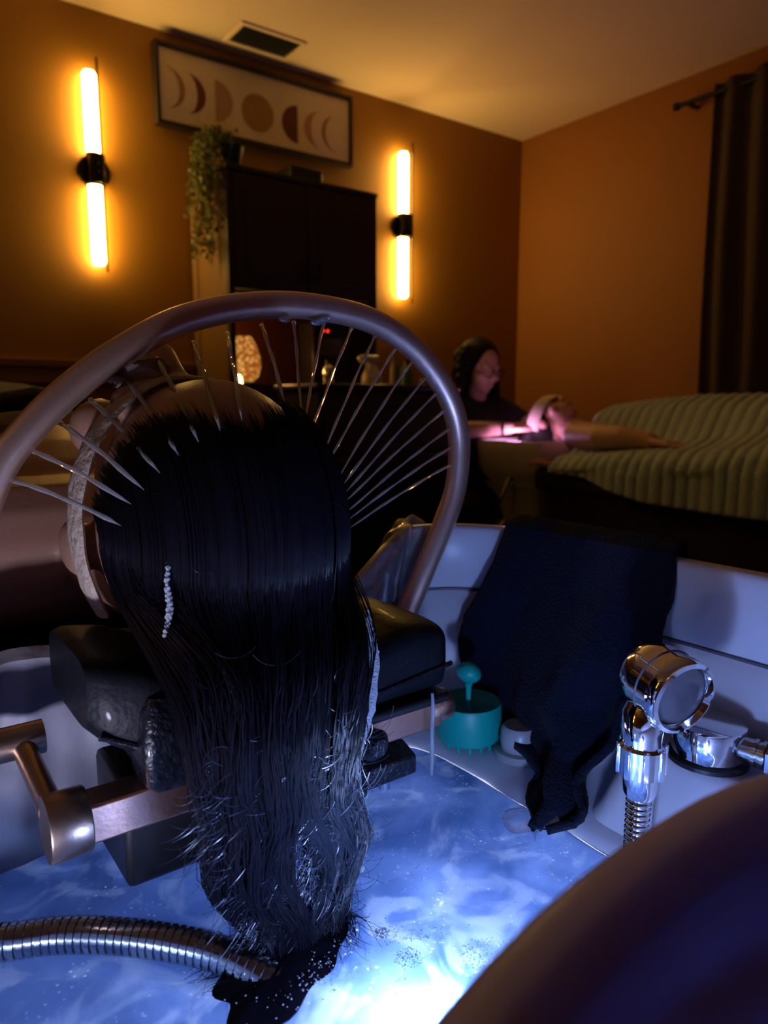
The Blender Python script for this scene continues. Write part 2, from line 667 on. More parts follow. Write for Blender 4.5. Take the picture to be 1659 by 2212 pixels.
def npmesh(name, vs, f):
    me = bpy.data.meshes.new(name)
    me.vertices.add(len(vs))
    me.vertices.foreach_set('co', np.ascontiguousarray(vs, dtype=np.float32).ravel())
    me.loops.add(f.size)
    me.loops.foreach_set('vertex_index', f.astype(np.int32).ravel())
    me.polygons.add(len(f))
    me.polygons.foreach_set('loop_start', np.arange(0, f.size, 4, dtype=np.int32))
    me.update(calc_edges=True)
    me.validate()
    me.polygons.foreach_set('use_smooth', [True] * len(me.polygons))
    return me


# ================================================================== THE ROOM
XR, YB, ZC = 3.149, 2.987, 2.44
XL, YF = -1.9, -1.6
structure('floor', G().bb(XL - .1, XR + .1, YF - .1, YB + .1, -.1, 0), 'floor')
structure('ceiling', G().bb(XL - .1, XR + .1, YF - .1, YB + .1, ZC, ZC + .1), 'ceil')
structure('wall_back', G().bb(XL - .1, XR + .1, YB, YB + .1, 0, ZC), 'wall')
structure('wall_right', G().bb(XR, XR + .1, YF, YB, 0, ZC), mat('ochre_paint_pink_lit', (.30, .112, .018), .62, noise=.07, nscale=3, bump=.12, bscale=90))  # ochre wall paint reddened to carry the pinkish light on this wall
structure('wall_left', G().bb(XL - .1, XL, YF, YB, 0, ZC), 'wall')
structure('wall_front', G().bb(XL - .1, XR + .1, YF - .1, YF, 0, ZC), 'wall')
structure('baseboard_back', G().bb(XL, XR, YB - .015, YB, 0, .10), 'trim', bevel=.004)
structure('baseboard_right', G().bb(XR - .015, XR, YF, YB - .015, 0, .10), 'trim', bevel=.004)
g = G()
g.bb(XL, 1.195, YB - .035, YB, 1.135, 1.165)
g.bb(XL, 1.195, YB - .022, YB, 1.095, 1.135)
g.bb(XL, 1.195, YB - .030, YB, 1.075, 1.095)
structure('trim_1', g, 'trim', bevel=.003)

# ceiling vent
t = Thing('ceiling_vent', 'dark rectangular air vent grille set in the ceiling above the print', 'vent', (1.48, 2.815, ZC))
t.part('duct_plate', G().bb(1.36, 1.60, 2.752, 2.882, ZC - .004, ZC - .001), 'vent')
fr = G()
for a in ((1.335, 1.625, 2.727, 2.745), (1.335, 1.625, 2.889, 2.907), (1.335, 1.353, 2.745, 2.889), (1.607, 1.625, 2.745, 2.889)):
    fr.bb(*a, ZC - .010, ZC - .001)
t.part('frame', fr, 'ceil', bevel=.003)
for k in range(9):
    y = 2.758 + .0145 * k
    t.part('slat', G().box((1.48, y, ZC - .010), (.24, .011, .0015), rot=Matrix.Rotation(math.radians(35), 3, 'X')), 'vent')


# wall sconces
def sconce(x, label, glow='tube'):
    z = 1.865
    t = Thing('wall_sconce', label, 'sconce', (x, YB, z), 'wall sconces')
    t.part('backplate', G().lathe([(.058, 0), (.060, -.004), (.060, -.014), (.056, -.018), (.0, -.018)], (x - .006, YB, z), (0, 1, 0), 32), 'blackmetal')
    t.part('holder', G().lathe([(.0, -.052), (.029, -.052), (.031, -.048), (.031, .048), (.029, .052), (.0, .052)], (x - .004, YB - .046, z), (0, 0, 1), 28), 'blackmetal')
    for dz in (-.014, .014):
        t.part('screw', G().lathe([(.0, 0), (.0055, 0), (.0045, .004), (0, .004)], (x - .004, YB - .076, z + dz), (0, -1, 0), 12), 'chrome')
    for a, b, nm in ((.052, .345, 'upper_tube'), (-.052, -.345, 'lower_tube')):
        s_ = 1 if b > 0 else -1
        t.part(nm, G().lathe([(.0, 0), (.025, 0), (.025, abs(b - a) - .014), (.019, abs(b - a) - .003), (0, abs(b - a))], (x - .012, YB - .034, z + a), (0, 0, s_), 20), glow, label='frosted glowing tube')
        t.part('collar', G().lathe([(.027, 0), (.027, .008), (.0, .008)], (x - .012, YB - .034, z + a - s_ * .002), (0, 0, s_), 20), 'chrome')
    t.part('rod', G().lathe([(0, -.375), (.0042, -.374), (.0042, .374), (0, .375)], (x + .002, YB - .090, z), (0, 0, 1), 10), 'blackmetal', label='thin black rod')
    return t


sconce(.835, 'glowing tube wall sconce to the left of the moon print')
_fill_sconce = sconce(0., 'added fill sconce with glowing tubes out of view on the left wall', 'tube_fill')
_fill_sconce.o.location = (XL, .95, 1.865)  # added out of view as warm fill from the left
_fill_sconce.o.rotation_euler = (0, 0, math.pi / 2)
sconce(2.300, 'glowing tube wall sconce between the dark armoire and the room corner')

# moon-phase print
t = Thing('framed_print', 'wide framed print of seven moon phases high on the ochre wall', 'print', (1.535, YB, 2.08))
x0, x1, z0, z1, y = 1.070, 1.985, 2.082, 2.385, YB - .045
for nm, a in (('frame_rail', (x0, x1, y - .004, YB - .004, z1 - .016, z1)), ('frame_rail', (x0, x1, y - .004, YB - .004, z0, z0 + .016)),
              ('frame_stile', (x0, x0 + .016, y - .004, YB - .004, z0 + .016, z1 - .016)), ('frame_stile', (x1 - .016, x1, y - .004, YB - .004, z0 + .016, z1 - .016))):
    t.part(nm, G().bb(*a), 'darkwood', bevel=.002, smooth=False)
t.part('paper', G().bb(x0 + .014, x1 - .014, y + .010, y + .016, z0 + .014, z1 - .014), 'paper', smooth=False)


def moon(cx, cz, r, kind, m, side):
    """flat shape; side +1 bulges right"""
    out = [(r * math.cos(a), r * math.sin(a)) for a in np.linspace(-math.pi / 2, math.pi / 2, 25)]
    if kind == 'full':
        pts = [(r * math.cos(a), r * math.sin(a)) for a in np.linspace(0, 2 * math.pi, 49)[:-1]]
    else:
        inner = [(r * kind * math.cos(a), r * math.sin(a)) for a in np.linspace(math.pi / 2, -math.pi / 2, 25)][1:-1]
        pts = out + inner
    pts = [(cx + side * a, cz + b) for a, b in pts]
    if side < 0:
        pts = pts[::-1]
    n = len(pts)
    vs = [(a, y + .0098, b) for a, b in pts] + [(a, y + .0085, b) for a, b in pts]
    if kind == 'full' or kind == 0.:
        fs = [tuple(range(n, 2 * n))]
    else:
        h = 25
        fs = []
        for k in range(h - 1):
            i0, i1 = k, k + 1
            j0 = (n - k) % n if k else 0
            j1 = n - (k + 1) if k + 1 < h - 1 else h - 1
            q = [n + i0, n + i1, n + j1, n + j0]
            q = list(dict.fromkeys(q))
            if len(q) > 2:
                fs.append(tuple(q))
    fs += [(i, (i + 1) % n, n + (i + 1) % n, n + i) for i in range(n)]
    t.part('moon_shape', G().add(vs, fs), m, smooth=False)


moon(1.117, 2.225, .074, .70, 'tan', 1)
moon(1.203, 2.222, .074, .52, 'rust', 1)
moon(1.318, 2.222, .077, 0., 'peach', 1)
moon(1.508, 2.214, .075, 'full', 'gold', 1)
moon(1.700, 2.208, .077, 0., 'rust', -1)
moon(1.808, 2.208, .074, .52, 'peach', -1)
moon(1.897, 2.208, .074, .72, 'tan', -1)

# curtain and its rod on the right wall
t = Thing('curtain_rod', 'dark curtain rod on the right wall ending short of the corner', 'curtain rod', (XR, 1.5, 2.30))
t.part('rod', G().lathe([(0, 0), (.011, 0), (.011, 1.5), (0, 1.5)], (XR - .07, 1.98, 2.30), (0, -1, 0), 14), 'blackmetal')
t.part('end_cap', G().lathe([(0, -.03), (.016, -.028), (.018, -.012), (.013, 0), (0, 0)], (XR - .07, 1.98, 2.30), (0, -1, 0), 14), 'blackmetal')
t.part('bracket', G().bb(XR - .075, XR, 1.93, 1.945, 2.285, 2.30), 'blackmetal')


def curt(u, v):
    yy = 1.82 - .95 * u
    z = 2.335 - 2.29 * v
    am = .030 * (.75 + .35 * v)
    return (XR - .075 + am * math.sin(u * 44 + .6 * math.sin(u * 9)) + .004 * math.sin(v * 9 + u * 20), yy + .03 * v * (1 - u) * -1 + .008 * math.sin(v * 5 + u * 6), z)


put('curtain', G().grid(curt, 150, 24), 'curtain', base=(XR - .07, 1.35, .04), solid=.004, label='long dark brown pleated curtain hanging on the right wall', cat='curtain')

# ================================================================== ARMOIRE AND WHAT STANDS ROUND IT
ax0, ax1, ay0, ay1, az = 1.200, 1.884, 2.616, 2.972, 1.878
t = Thing('armoire', 'tall dark wood armoire with open lit niche under its two doors', 'armoire', ((ax0 + ax1) / 2, 2.8, 0))
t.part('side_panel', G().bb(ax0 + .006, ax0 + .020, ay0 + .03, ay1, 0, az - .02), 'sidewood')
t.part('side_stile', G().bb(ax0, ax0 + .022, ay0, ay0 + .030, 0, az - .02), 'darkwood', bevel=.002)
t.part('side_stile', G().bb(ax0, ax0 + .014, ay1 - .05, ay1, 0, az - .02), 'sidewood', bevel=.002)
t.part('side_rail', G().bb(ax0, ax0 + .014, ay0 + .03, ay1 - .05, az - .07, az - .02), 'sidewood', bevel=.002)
t.part('side_panel', G().bb(ax1 - .02, ax1, ay0, ay1, 0, az - .02), 'darkwood')
t.part('top', G().bb(ax0 - .004, ax1 + .004, ay0 - .006, ay1, az - .02, az), 'darkwood', bevel=.003)
t.part('back_panel', G().bb(ax0 + .02, ax1 - .02, ay1 - .012, ay1, .05, az - .02), 'hutch')
t.part('shelf', G().bb(ax0 + .02, ax1 - .02, ay0 + .02, ay1 - .012, 1.418, 1.436), 'hutch')
t.part('shelf', G().bb(ax0 + .02, ax1 - .02, ay0 + .005, ay1 - .012, 1.055, 1.075), 'darkwood')
for k, (a, b) in enumerate(((ax0 + .024, 1.540), (1.546, ax1 - .002))):
    d = t.part('door', G().bb(a, b, ay0 - .002, ay0 + .018, 1.432, az - .026), 'darkwood', bevel=.002)
    t.part('door_panel', G().bb(a + .05, b - .05, ay0 - .006, ay0 - .001, 1.485, az - .08), 'darkwood', parent=d, bevel=.003)
    hx = b - .025 if k == 0 else a + .025
    t.part('handle', G().tube([(hx, ay0 - .002, 1.50), (hx, ay0 - .02, 1.505), (hx, ay0 - .02, 1.555), (hx, ay0 - .002, 1.56)], .004, 8), 'blackmetal', parent=d)
    d2 = t.part('door', G().bb(a, b, ay0 - .002, ay0 + .018, .06, 1.05), 'darkwood', bevel=.002)
    t.part('door_panel', G().bb(a + .05, b - .05, ay0 - .006, ay0 - .001, .12, .99), 'darkwood', parent=d2, bevel=.003)

put('storage_box', G().bb(1.520, 1.672, 2.70, 2.82, az, az + .075), 'black', base=(1.6, 2.76, az), bevel=.006,
    label='small black box lying on top of the armoire', cat='box')

# trailing plant on the armoire's corner
t = Thing('trailing_plant', 'trailing green plant spilling down the left side of the armoire', 'plant', (1.245, 2.665, az))
t.part('pot', G().lathe([(0, 0), (.034, 0), (.046, .07), (.049, .075), (.045, .075), (.04, .06), (0, .06)], (1.248, 2.668, az), (0, 0, 1), 20), 'black')
vines, leaves = G(), G()
rr = random.Random(3)
for i in range(46):
    a = rr.uniform(math.pi * .55, math.pi * 1.45)
    L = rr.uniform(.10, .36) if i % 3 else rr.uniform(.3, .42)
    o = V(1.248, 2.668, az + .065)
    k = o + V(math.cos(a) * .045, math.sin(a) * .05, rr.uniform(.01, .05))
    e = V(1.165 + rr.uniform(-.035, .018), 2.66 + rr.uniform(-.06, .13), k.z)
    pts = [o, k, e]
    q = e.copy()
    n = int(L / .035) + 1
    for j in range(n):
        q = q + V(rr.uniform(-.012, .010), rr.uniform(-.012, .014), -.035)
        if q.x > 1.192:
            q.x = 1.192
        pts.append(q.copy())
    path = catmull(pts, 2)
    vines.tube(path, .0014, 5)
    for p in path[2:]:
        for _ in range(2):
            d = V(rr.uniform(-1, .7), rr.uniform(-1, 1), rr.uniform(-.8, .6)).normalized()
            s2 = d.cross(V(rr.uniform(-1, 1), rr.uniform(-1, 1), rr.uniform(-1, 1))).normalized()
            l_ = rr.uniform(.010, .019)
            w_ = l_ * .42
            nn = d.cross(s2)
            c = p + d * .004
            if c.x + l_ * d.x > 1.198 and c.z < az:
                continue
            leaves.add([c, c + d * l_ * .35 + s2 * w_ + nn * .001, c + d * l_ * .8 + s2 * w_ * .6, c + d * l_, c + d * l_ * .8 - s2 * w_ * .6, c + d * l_ * .35 - s2 * w_ + nn * .001], [(0, 1, 2, 3), (0, 3, 4, 5)])
t.part('vines', vines, 'leaf', kind='stuff')
t.part('foliage', leaves, 'leaf', kind='stuff', smooth=False)

# amber lamp in the niche
t = Thing('amber_lamp', 'glowing amber mosaic lamp standing in the armoire niche', 'lamp', (1.335, 2.79, 1.075))
t.part('base', G().lathe([(0, 0), (.045, 0), (.047, .008), (.04, .014), (0, .014)], (1.335, 2.79, 1.0755), (0, 0, 1), 24), 'darkwood')
t.part('glass_body', G().lathe([(.035, .013), (.058, .035), (.068, .075), (.066, .115), (.052, .160), (.034, .190), (.030, .196)], (1.335, 2.79, 1.0755), (0, 0, 1), 32, caps=False), 'amber', label='amber mosaic glass')
lamp('amber_lamp_light', (1.27, 2.72, 1.20), AMBER_W, (1, .42, .10), .03, t.o, t.base)
t.part('candle', G().lathe([(0, 0), (.014, 0), (.012, .028), (.004, .038), (0, .04)], (1.275, 2.715, 1.0755), (0, 0, 1), 14), emitter('candle_flame', (1, .6, .2), 9), label='small bright flame beside the glass')

# device with red indicators
t = Thing('device_box', 'black device with two small red indicator lights in the niche', 'device', (1.66, 2.69, 1.075))
t.part('case', G().bb(1.58, 1.74, 2.645, 2.77, 1.0755, 1.335), 'black', bevel=.006)
for x in (1.630, 1.652):
    t.part('indicator', G().lathe([(0, 0), (.005, 0), (.004, .003), (0, .004)], (x, 2.645, 1.300), (0, -1, 0), 14), 'redled', label='red indicator light')
t.part('display', G().bb(1.60, 1.72, 2.643, 2.645, 1.20, 1.27), 'lens')

# supply cart
cz = 1.070
t = Thing('supply_cart', 'black drawer cart holding bottles in front of the armoire', 'cart', (1.72, 2.33, 0))
t.part('body', G().bb(1.33, 1.97, 2.20, 2.49, .09, cz - .02), 'black', bevel=.006)
t.part('top', G().bb(1.315, 1.985, 2.18, 2.50, cz - .02, cz), 'black', bevel=.005)
for k in range(4):
    d = t.part('drawer', G().bb(1.35, 1.95, 2.186, 2.20, .12 + k * .232, .34 + k * .232), 'black', bevel=.004)
    t.part('handle', G().tube([(1.62, 2.187, .29 + k * .232), (1.62, 2.168, .29 + k * .232), (1.80, 2.168, .29 + k * .232), (1.80, 2.187, .29 + k * .232)], .005, 8), 'blackmetal', parent=d)
for x in (1.38, 1.92):
    for yy in (2.25, 2.44):
        t.part('caster', G().lathe([(0, -.014), (.03, -.014), (.034, -.008), (.034, .008), (.03, .014), (0, .014)], (x, yy, .0345), (1, 0, 0), 20), 'black')
        t.part('fork', G().bb(x - .018, x + .018, yy - .01, yy + .01, .068, .092), 'blackmetal')


def bottle(name, label, x, yy, h, r, m, cap_m='white', pump=False, z=cz):
    t = Thing(name, label, 'bottle', (x, yy, z))
    t.part('body', G().lathe([(0, 0), (r * .94, 0), (r, .004), (r, h * .68), (r * .8, h * .76), (r * .4, h * .82), (r * .4, h * .86), (0, h * .86)], (x, yy, z), (0, 0, 1), 20), m)
    c = t.part('cap', G().lathe([(0, 0), (r * .5, 0), (r * .5, h * .12), (r * .42, h * .14), (0, h * .14)], (x, yy, z + h * .86), (0, 0, 1), 16), cap_m)
    if pump:
        t.part('spout', G().tube([(x, yy, z + h), (x, yy, z + h * 1.08), (x + .03, yy - .02, z + h * 1.08), (x + .034, yy - .023, z + h * 1.04)], .004, 8), cap_m, parent=c)


t = Thing('white_jug', 'white trigger jug with a broad head on the black cart', 'jug', (1.640, 2.31, cz))
t.part('body', G().lathe([(0, 0), (.036, 0), (.040, .006), (.038, .035), (.024, .062), (.017, .075), (.017, .083), (0, .083)], (1.640, 2.31, cz), (0, 0, 1), 22), 'white')
t.part('head', G().bb(1.588, 1.668, 2.292, 2.328, cz + .083, cz + .113), 'white', bevel=.010, seg=3)
t.part('trigger', G().tube([(1.610, 2.30, cz + .085), (1.604, 2.296, cz + .06), (1.612, 2.296, cz + .04)], .005, 8), 'white')
t.part('nozzle', G().lathe([(0, 0), (.007, 0), (.006, .012), (0, .012)], (1.590, 2.31, cz + .10), (-1, 0, 0), 12), 'blackmetal')
bottle('amber_bottle', 'narrow pale glass bottle beside the white jug on the cart', 1.735, 2.30, .095, .011, 'linen', 'gold')
bottle('green_bottle', 'slim green bottle on the cart right of the pale bottle', 1.765, 2.33, .115, .018, 'greenglass', 'greenglass')
bottle('pump_bottle', 'wide green pump bottle on the cart nearest the therapist', 1.835, 2.34, .10, .026, 'greenglass', 'black', True)
bottle('small_jar', 'tiny cream jar at the right end of the cart', 1.880, 2.30, .030, .013, 'linen', 'white')
bottle('silver_tin', 'small round silver tin on the cart near the amber lamp', 1.475, 2.36, .09, .020, 'chrome', 'blackmetal')

# ================================================================== SECOND COUCH: THERAPIST AND CLIENT
tx0, tx1, ty0, ty1, tz = 2.13, 2.80, -.05, 1.92, .755
t = Thing('massage_table', 'dark padded massage table along the right wall', 'massage table', (2.46, .9, 0))
t.part('mattress', G().bb(tx0, tx1, ty0, ty1, tz - .09, tz), 'mattress', bevel=.025, seg=4)
t.part('base_skirt', G().bb(tx0 + .02, tx1 - .02, ty0 + .05, ty1 - .06, .12, tz - .09), 'blackcloth', bevel=.006)
for x in (tx0 + .08, tx1 - .08):
    for yy in (ty0 + .15, ty1 - .15):
        t.part('leg', G().lathe([(0, 0), (.025, 0), (.025, .13), (0, .13)], (x, yy, 0), (0, 0, 1), 14), 'blackmetal')


def finger(g, base, d, nrm, L, r, curl):
    p = V(base)
    d = V(d).normalized()
    pts, rs = [p], [r]
    for k, f in enumerate((.45, .32, .23)):
        d = (d - V(nrm) * curl * (.35 + .35 * k)).normalized()
        p = p + d * L * f
        pts.append(p)
        rs.append(r * (1 - .10 * (k + 1)))
    g.chain(pts, rs)


def hand(g, wrist, d, nrm, thumb, curl=.3, s=1.):
    """palm, four fingers of different lengths, a thumb off the palm's side; nrm points away from the palm"""
    wr, d, nrm, th = V(wrist), V(d).normalized(), V(nrm).normalized(), V(thumb).normalized()
    kn = wr + d * .085 * s
    for k in range(4):
        o = th * (.030 - .020 * k) * s
        g.cap(wr + o * .55, kn + o, .013 * s, .0115 * s)
    for k, (L, r) in enumerate(((.068, .0085), (.076, .009), (.071, .0085), (.056, .0075))):
        o = th * (.031 - .0205 * k) * s
        dd = (d + th * (.10 - .07 * k)).normalized()
        finger(g, kn + o, dd, nrm, L * s, r * s, curl)
    tb = wr + d * .025 * s + th * .026 * s
    td = (d * .65 + th * .75 - nrm * .25).normalized()
    g.chain([tb, tb + td * .034 * s, tb + td * .060 * s + d * .012 * s], [.013 * s, .0105 * s, .0085 * s])


def head_shape(g, c, face, up, s=1.):
    """skull, jaw, nose, brow, lids, lips, ears in a frame given by the facing and crown directions"""
    c, F, U = V(c), V(face).normalized(), V(up).normalized()
    S = U.cross(F).normalized()
    R = Matrix((S, F, U)).transposed()

    def at(a, b, e):
        return c + S * a * s + F * b * s + U * e * s

    def el(a, b, e, r):
        g.ell(at(a, b, e), tuple(q * s for q in r), 20, 12, R)
    el(0, -.008, .022, (.073, .094, .090))
    el(0, .030, -.035, (.058, .062, .075))
    el(0, .056, -.088, (.026, .026, .020))
    el(0, .070, .020, (.052, .020, .022))
    g.chain([at(0, .086, .012), at(0, .106, -.024), at(0, .098, -.034)], [.008 * s, .012 * s, .010 * s])
    for k in (-1, 1):
        el(k * .031, .078, .000, (.014, .009, .009))
        el(k * .045, .055, -.030, (.022, .024, .024))
        el(k * .011, .098, -.034, (.009, .008, .007))
        el(k * .074, -.012, -.008, (.009, .020, .031))
    el(0, .092, -.056, (.022, .009, .006))
    el(0, .091, -.066, (.018, .009, .007))


# client lying on the table
cb = (2.46, 1.2, tz)
t = Thing('person', 'client lying face up under the sage plush blanket with white band on the brow', 'person', cb)
g = G()
hc = V(2.455, 2.105, .925)
head_shape(g, hc, (0, -.22, 1), (0, 1, .22))
g.cap((2.455, 2.02, .895), (2.455, 1.90, .868), .050, .054)
g.cap((2.30, 1.835, .868), (2.61, 1.835, .868), .062, .062)
g.ell((2.455, 1.68, .855), (.150, .22, .088))
g.ell((2.455, 1.40, .855), (.14, .24, .09))
g.ell((2.455, 1.18, .855), (.17, .16, .10))
for k in (-1, 1):
    g.chain([(2.455 + k * .09, 1.12, .85), (2.455 + k * .10, .70, .845), (2.455 + k * .10, .28, .825)], [.085, .058, .042])
    g.chain([(2.455 + k * .10, .28, .81), (2.455 + k * .12, .25, .90)], [.042, .026])
g.chain([(2.285, 1.835, .872), (2.205, 1.66, .880), (2.190, 1.56, .884), (2.197, 1.455, .874)], [.058, .046, .040, .029])
hand(g, (2.197, 1.455, .874), (.06, -1, -.10), (0, -.05, 1), (.95, .05, 0), .12)
g.chain([(2.625, 1.835, .865), (2.70, 1.62, .845), (2.70, 1.42, .84)], [.056, .045, .032])
hand(g, (2.70, 1.42, .84), (-.05, -1, -.05), (0, 0, 1), (-1, 0, 0), .15)
me = fused(g, .0045, 4, cb)
t.part('body', me, 'skin2')
hr = G()
hr.ell(hc + V(0, .030, -.012), (.082, .088, .088), 24, 14)
hr.chain([hc + V(0, .09, -.03), hc + V(-.02, .125, -.09), hc + V(-.03, .13, -.15)], [.055, .045, .03])
t.part('hair', fused(hr, .006, 3, cb), 'darkhair')
bandpts = [hc + V(.083 * math.cos(a), .036 - .030 * math.sin(a), .106 * math.sin(a)) for a in np.linspace(-.35, math.pi + .35, 26)]
t.part('headband', G().tube(bandpts, .034, 10, flat=.20, ref=(0, 1, 0)), 'linen', label='white cloth band across the brow')

# sage plush blanket over the client and the table's near side
rib = .043


def blanket2(u, v):
    yy = 1.80 - 1.86 * u
    hem = interp([(0., .765), (.06, .74), (.14, .695), (.22, .672), (1., .66)], u)
    # cross-section keyed along v: near hem -> near edge -> over the body -> far edge -> far hem
    belly = interp([(0., .978), (.10, 1.005), (.2, 1.02), (.45, 1.01), (.7, .965), (.92, .94), (1., .92)], u)
    near_top = interp([(0., .800), (.15, .826), (.30, .842), (.42, .885), (.55, .93), (.8, .90), (1., .86)], u)
    keys = [(0., (2.098, hem)), (.22, (2.100, near_top - .055)), (.29, (2.128, near_top - .012)), (.36, (2.20, near_top)),
            (.45, (2.285, near_top + .05 * (1 - u))), (.54, (2.36, belly - .035)), (.62, (2.46, belly)), (.72, (2.58, belly - .04)), (.82, (2.70, .868)),
            (.90, (2.80, .80)), (1., (2.822, .66))]
    x, z = interp(keys, v)
    ph = (yy / rib) % 1.
    bulge = .013 * abs(math.sin(math.pi * ph)) ** .6
    wob = .004 * math.sin(yy * 9 + v * 7) + .004 * math.sin(v * 23 + yy * 5)
    nx = -1. if v < .26 else (1. if v > .9 else 0.)
    nz = 1. if .2 < v < .93 else .3
    return (x + nx * bulge - (.012 * math.sin(yy * 14) if v < .2 else 0), yy, z + nz * bulge + wob)


put('plush_blanket', G().grid(blanket2, 270, 64), 'fluff', base=(2.46, .9, .66), solid=.012,
    label='sage green ribbed plush blanket covering the client on the massage table', cat='blanket')

# table sheet corner at the head end
def sheet(u, v):
    x = 2.12 + .66 * u
    yy = 1.935 - .16 * v
    return (x, yy, tz + .006 + .004 * math.sin(u * 17 + v * 4) + .02 * math.exp(-((u - .1) / .1) ** 2) * (1 - v))


put('table_sheet', G().grid(sheet, 40, 10), mat('rust_sheet', (.22, .085, .04), .9, noise=.12, bump=.3), base=(2.45, 1.85, tz), solid=.006,
    label='rust coloured sheet showing at the head end of the massage table', cat='sheet')

# small wash basin at the client's head
t = Thing('wash_basin', 'white boxy wash basin on a pedestal between therapist and lying client', 'basin', (2.41, 2.14, 0))
bx = (2.20, 2.62, 1.965, 2.325)
rings = [rrect(bx[0] + a, bx[1] - a, bx[2] + a, bx[3] - a, r, z, 6, 4) for a, r, z in
         ((.08, .05, .62), (.02, .05, .69), (.002, .04, .74), (0, .035, .835), (.004, .035, .845), (.018, .03, .845), (.026, .03, .835), (.05, .05, .76), (.10, .06, .73))]
t.part('bowl', G().loft(rings), 'white')
t.part('pedestal', G().loft([rrect(2.30 - a, 2.52 + a, 2.05 - a, 2.24 + a, .04, z, 6, 4) for a, z in ((.03, .0), (.03, .03), (.0, .06), (.0, .45), (.03, .60), (.07, .66))]), 'white')
t.part('light_lens', G().lathe([(0, 0), (.028, 0), (.028, .006), (0, .008)], (2.305, 2.19, .760), (0, 0, 1), 18), 'pink', label='violet light in the bowl')
lamp('basin_violet_light', (2.30, 2.18, .86), SMALL_W, (.80, .34, .78), .03, t.o, t.base)
t.part('hose', G().tube(catmull([(2.195, 2.10, .70), (2.16, 2.12, .60), (2.17, 2.16, .50), (2.21, 2.2, .45), (2.28, 2.2, .5)], 6), .009, 8), 'hosemetal')

# therapist on a stool
t = Thing('rolling_stool', 'round black stool under the seated therapist', 'stool', (2.42, 2.62, 0))
t.part('seat', G().lathe([(0, 0), (.15, 0), (.17, .015), (.17, .045), (.15, .06), (0, .065)], (2.42, 2.62, .40), (0, 0, 1), 28), 'black')
t.part('column', G().lathe([(0, 0), (.022, 0), (.022, .34), (0, .34)], (2.42, 2.62, .065), (0, 0, 1), 14), 'blackmetal')
for k in range(5):
    a = 2 * math.pi * k / 5
    t.part('foot', G().tube([(2.42, 2.62, .075), (2.42 + .22 * math.cos(a), 2.62 + .22 * math.sin(a), .05)], .014, 8), 'blackmetal')
    t.part('caster', G().lathe([(0, -.01), (.022, -.01), (.025, 0), (.022, .01), (0, .01)], (2.42 + .22 * math.cos(a), 2.62 + .22 * math.sin(a), .0255), (-math.sin(a), math.cos(a), 0), 14), 'black')

pb = (2.42, 2.58, 0)
t = Thing('person', 'seated therapist with long dark curly hair and glasses leaning over the white basin', 'person', pb)
hc = V(2.395, 2.495, 1.165)
g = G()
head_shape(g, hc, (-.10, -.96, -.26), (-.02, -.26, .96))
g.cap(hc + V(0, .02, -.09), (2.41, 2.545, 1.03), .048, .052)
g.cap((2.25, 2.55, .985), (2.57, 2.55, .985), .052, .052)
g.ell((2.41, 2.565, .86), (.155, .10, .17))
g.ell((2.42, 2.60, .62), (.15, .11, .20))
g.ell((2.42, 2.63, .53), (.18, .14, .09))
for k in (-1, 1):
    g.chain([(2.42 + k * .09, 2.60, .52), (2.42 + k * .17, 2.36, .50), (2.42 + k * .19, 2.44, .09)], [.085, .058, .040])
    g.chain([(2.42 + k * .19, 2.46, .05), (2.42 + k * .20, 2.30, .035)], [.04, .03])
g.chain([(2.25, 2.545, .98), (2.165, 2.41, .885), (2.255, 2.295, .888), (2.33, 2.235, .893)], [.050, .040, .034, .026])
hand(g, (2.33, 2.235, .893), (.70, -.70, .10), (-.2, .1, 1), (.6, .65, .35), .25)
g.chain([(2.57, 2.545, .98), (2.63, 2.41, .90), (2.58, 2.30, .93), (2.535, 2.235, .955)], [.050, .040, .034, .026])
hand(g, (2.535, 2.235, .955), (-.42, -.80, -.25), (.5, .3, .8), (-.7, .4, .3), .3)
t.part('body', fused(g, .0045, 4, pb), 'skin2')
c = G()
c.cap((2.25, 2.552, .982), (2.57, 2.552, .982), .060, .060)
c.ell((2.41, 2.568, .86), (.170, .116, .19))
c.ell((2.42, 2.60, .64), (.165, .125, .22))
c.ell((2.42, 2.63, .54), (.195, .155, .105))
c.chain([(2.25, 2.55, .98), (2.195, 2.455, .915)], [.060, .055])
c.chain([(2.57, 2.55, .98), (2.61, 2.455, .925)], [.060, .055])
for k in (-1, 1):
    c.chain([(2.42 + k * .09, 2.60, .53), (2.42 + k * .17, 2.36, .51), (2.42 + k * .19, 2.44, .13)], [.100, .072, .055])
t.part('black_tunic', fused(c, .007, 4, pb), 'blackcloth')
t.part('shoe', G().ell((2.22, 2.37, .04), (.045, .13, .04)), 'black')
t.part('shoe', G().ell((2.62, 2.37, .04), (.045, .13, .04)), 'black')
h = G()
h.ell(hc + V(.002, .022, .045), (.100, .100, .098), 22, 14)
rr = random.Random(5)
for k in range(170):
    a = rr.uniform(-.6, math.pi + .6)
    top = hc + V(.086 * math.cos(a), (.0 if abs(math.cos(a)) > .6 else .035) + .06 * max(0, math.sin(a)), rr.uniform(.02, .10))
    pts = []
    L = rr.uniform(.22, .40)
    ph = rr.uniform(0, 6)
    for j in range(9):
        q = j / 8
        pts.append(top + V(math.cos(a) * (.040 * min(1, q * 2)) + .014 * math.sin(ph + q * 17), .012 + .03 * q * (1 if math.sin(a) > .2 else .1) + .009 * math.cos(ph + q * 15), -L * q))
    h.tube(pts, [.017 - .009 * (j / 8) for j in range(9)], 7)
t.part('hair', fused(h, .006, 2, pb), 'darkhair')
gl = G()
F = V(-.10, -.96, -.26).normalized()
U = V(-.02, -.26, .96).normalized()
S = U.cross(F).normalized()
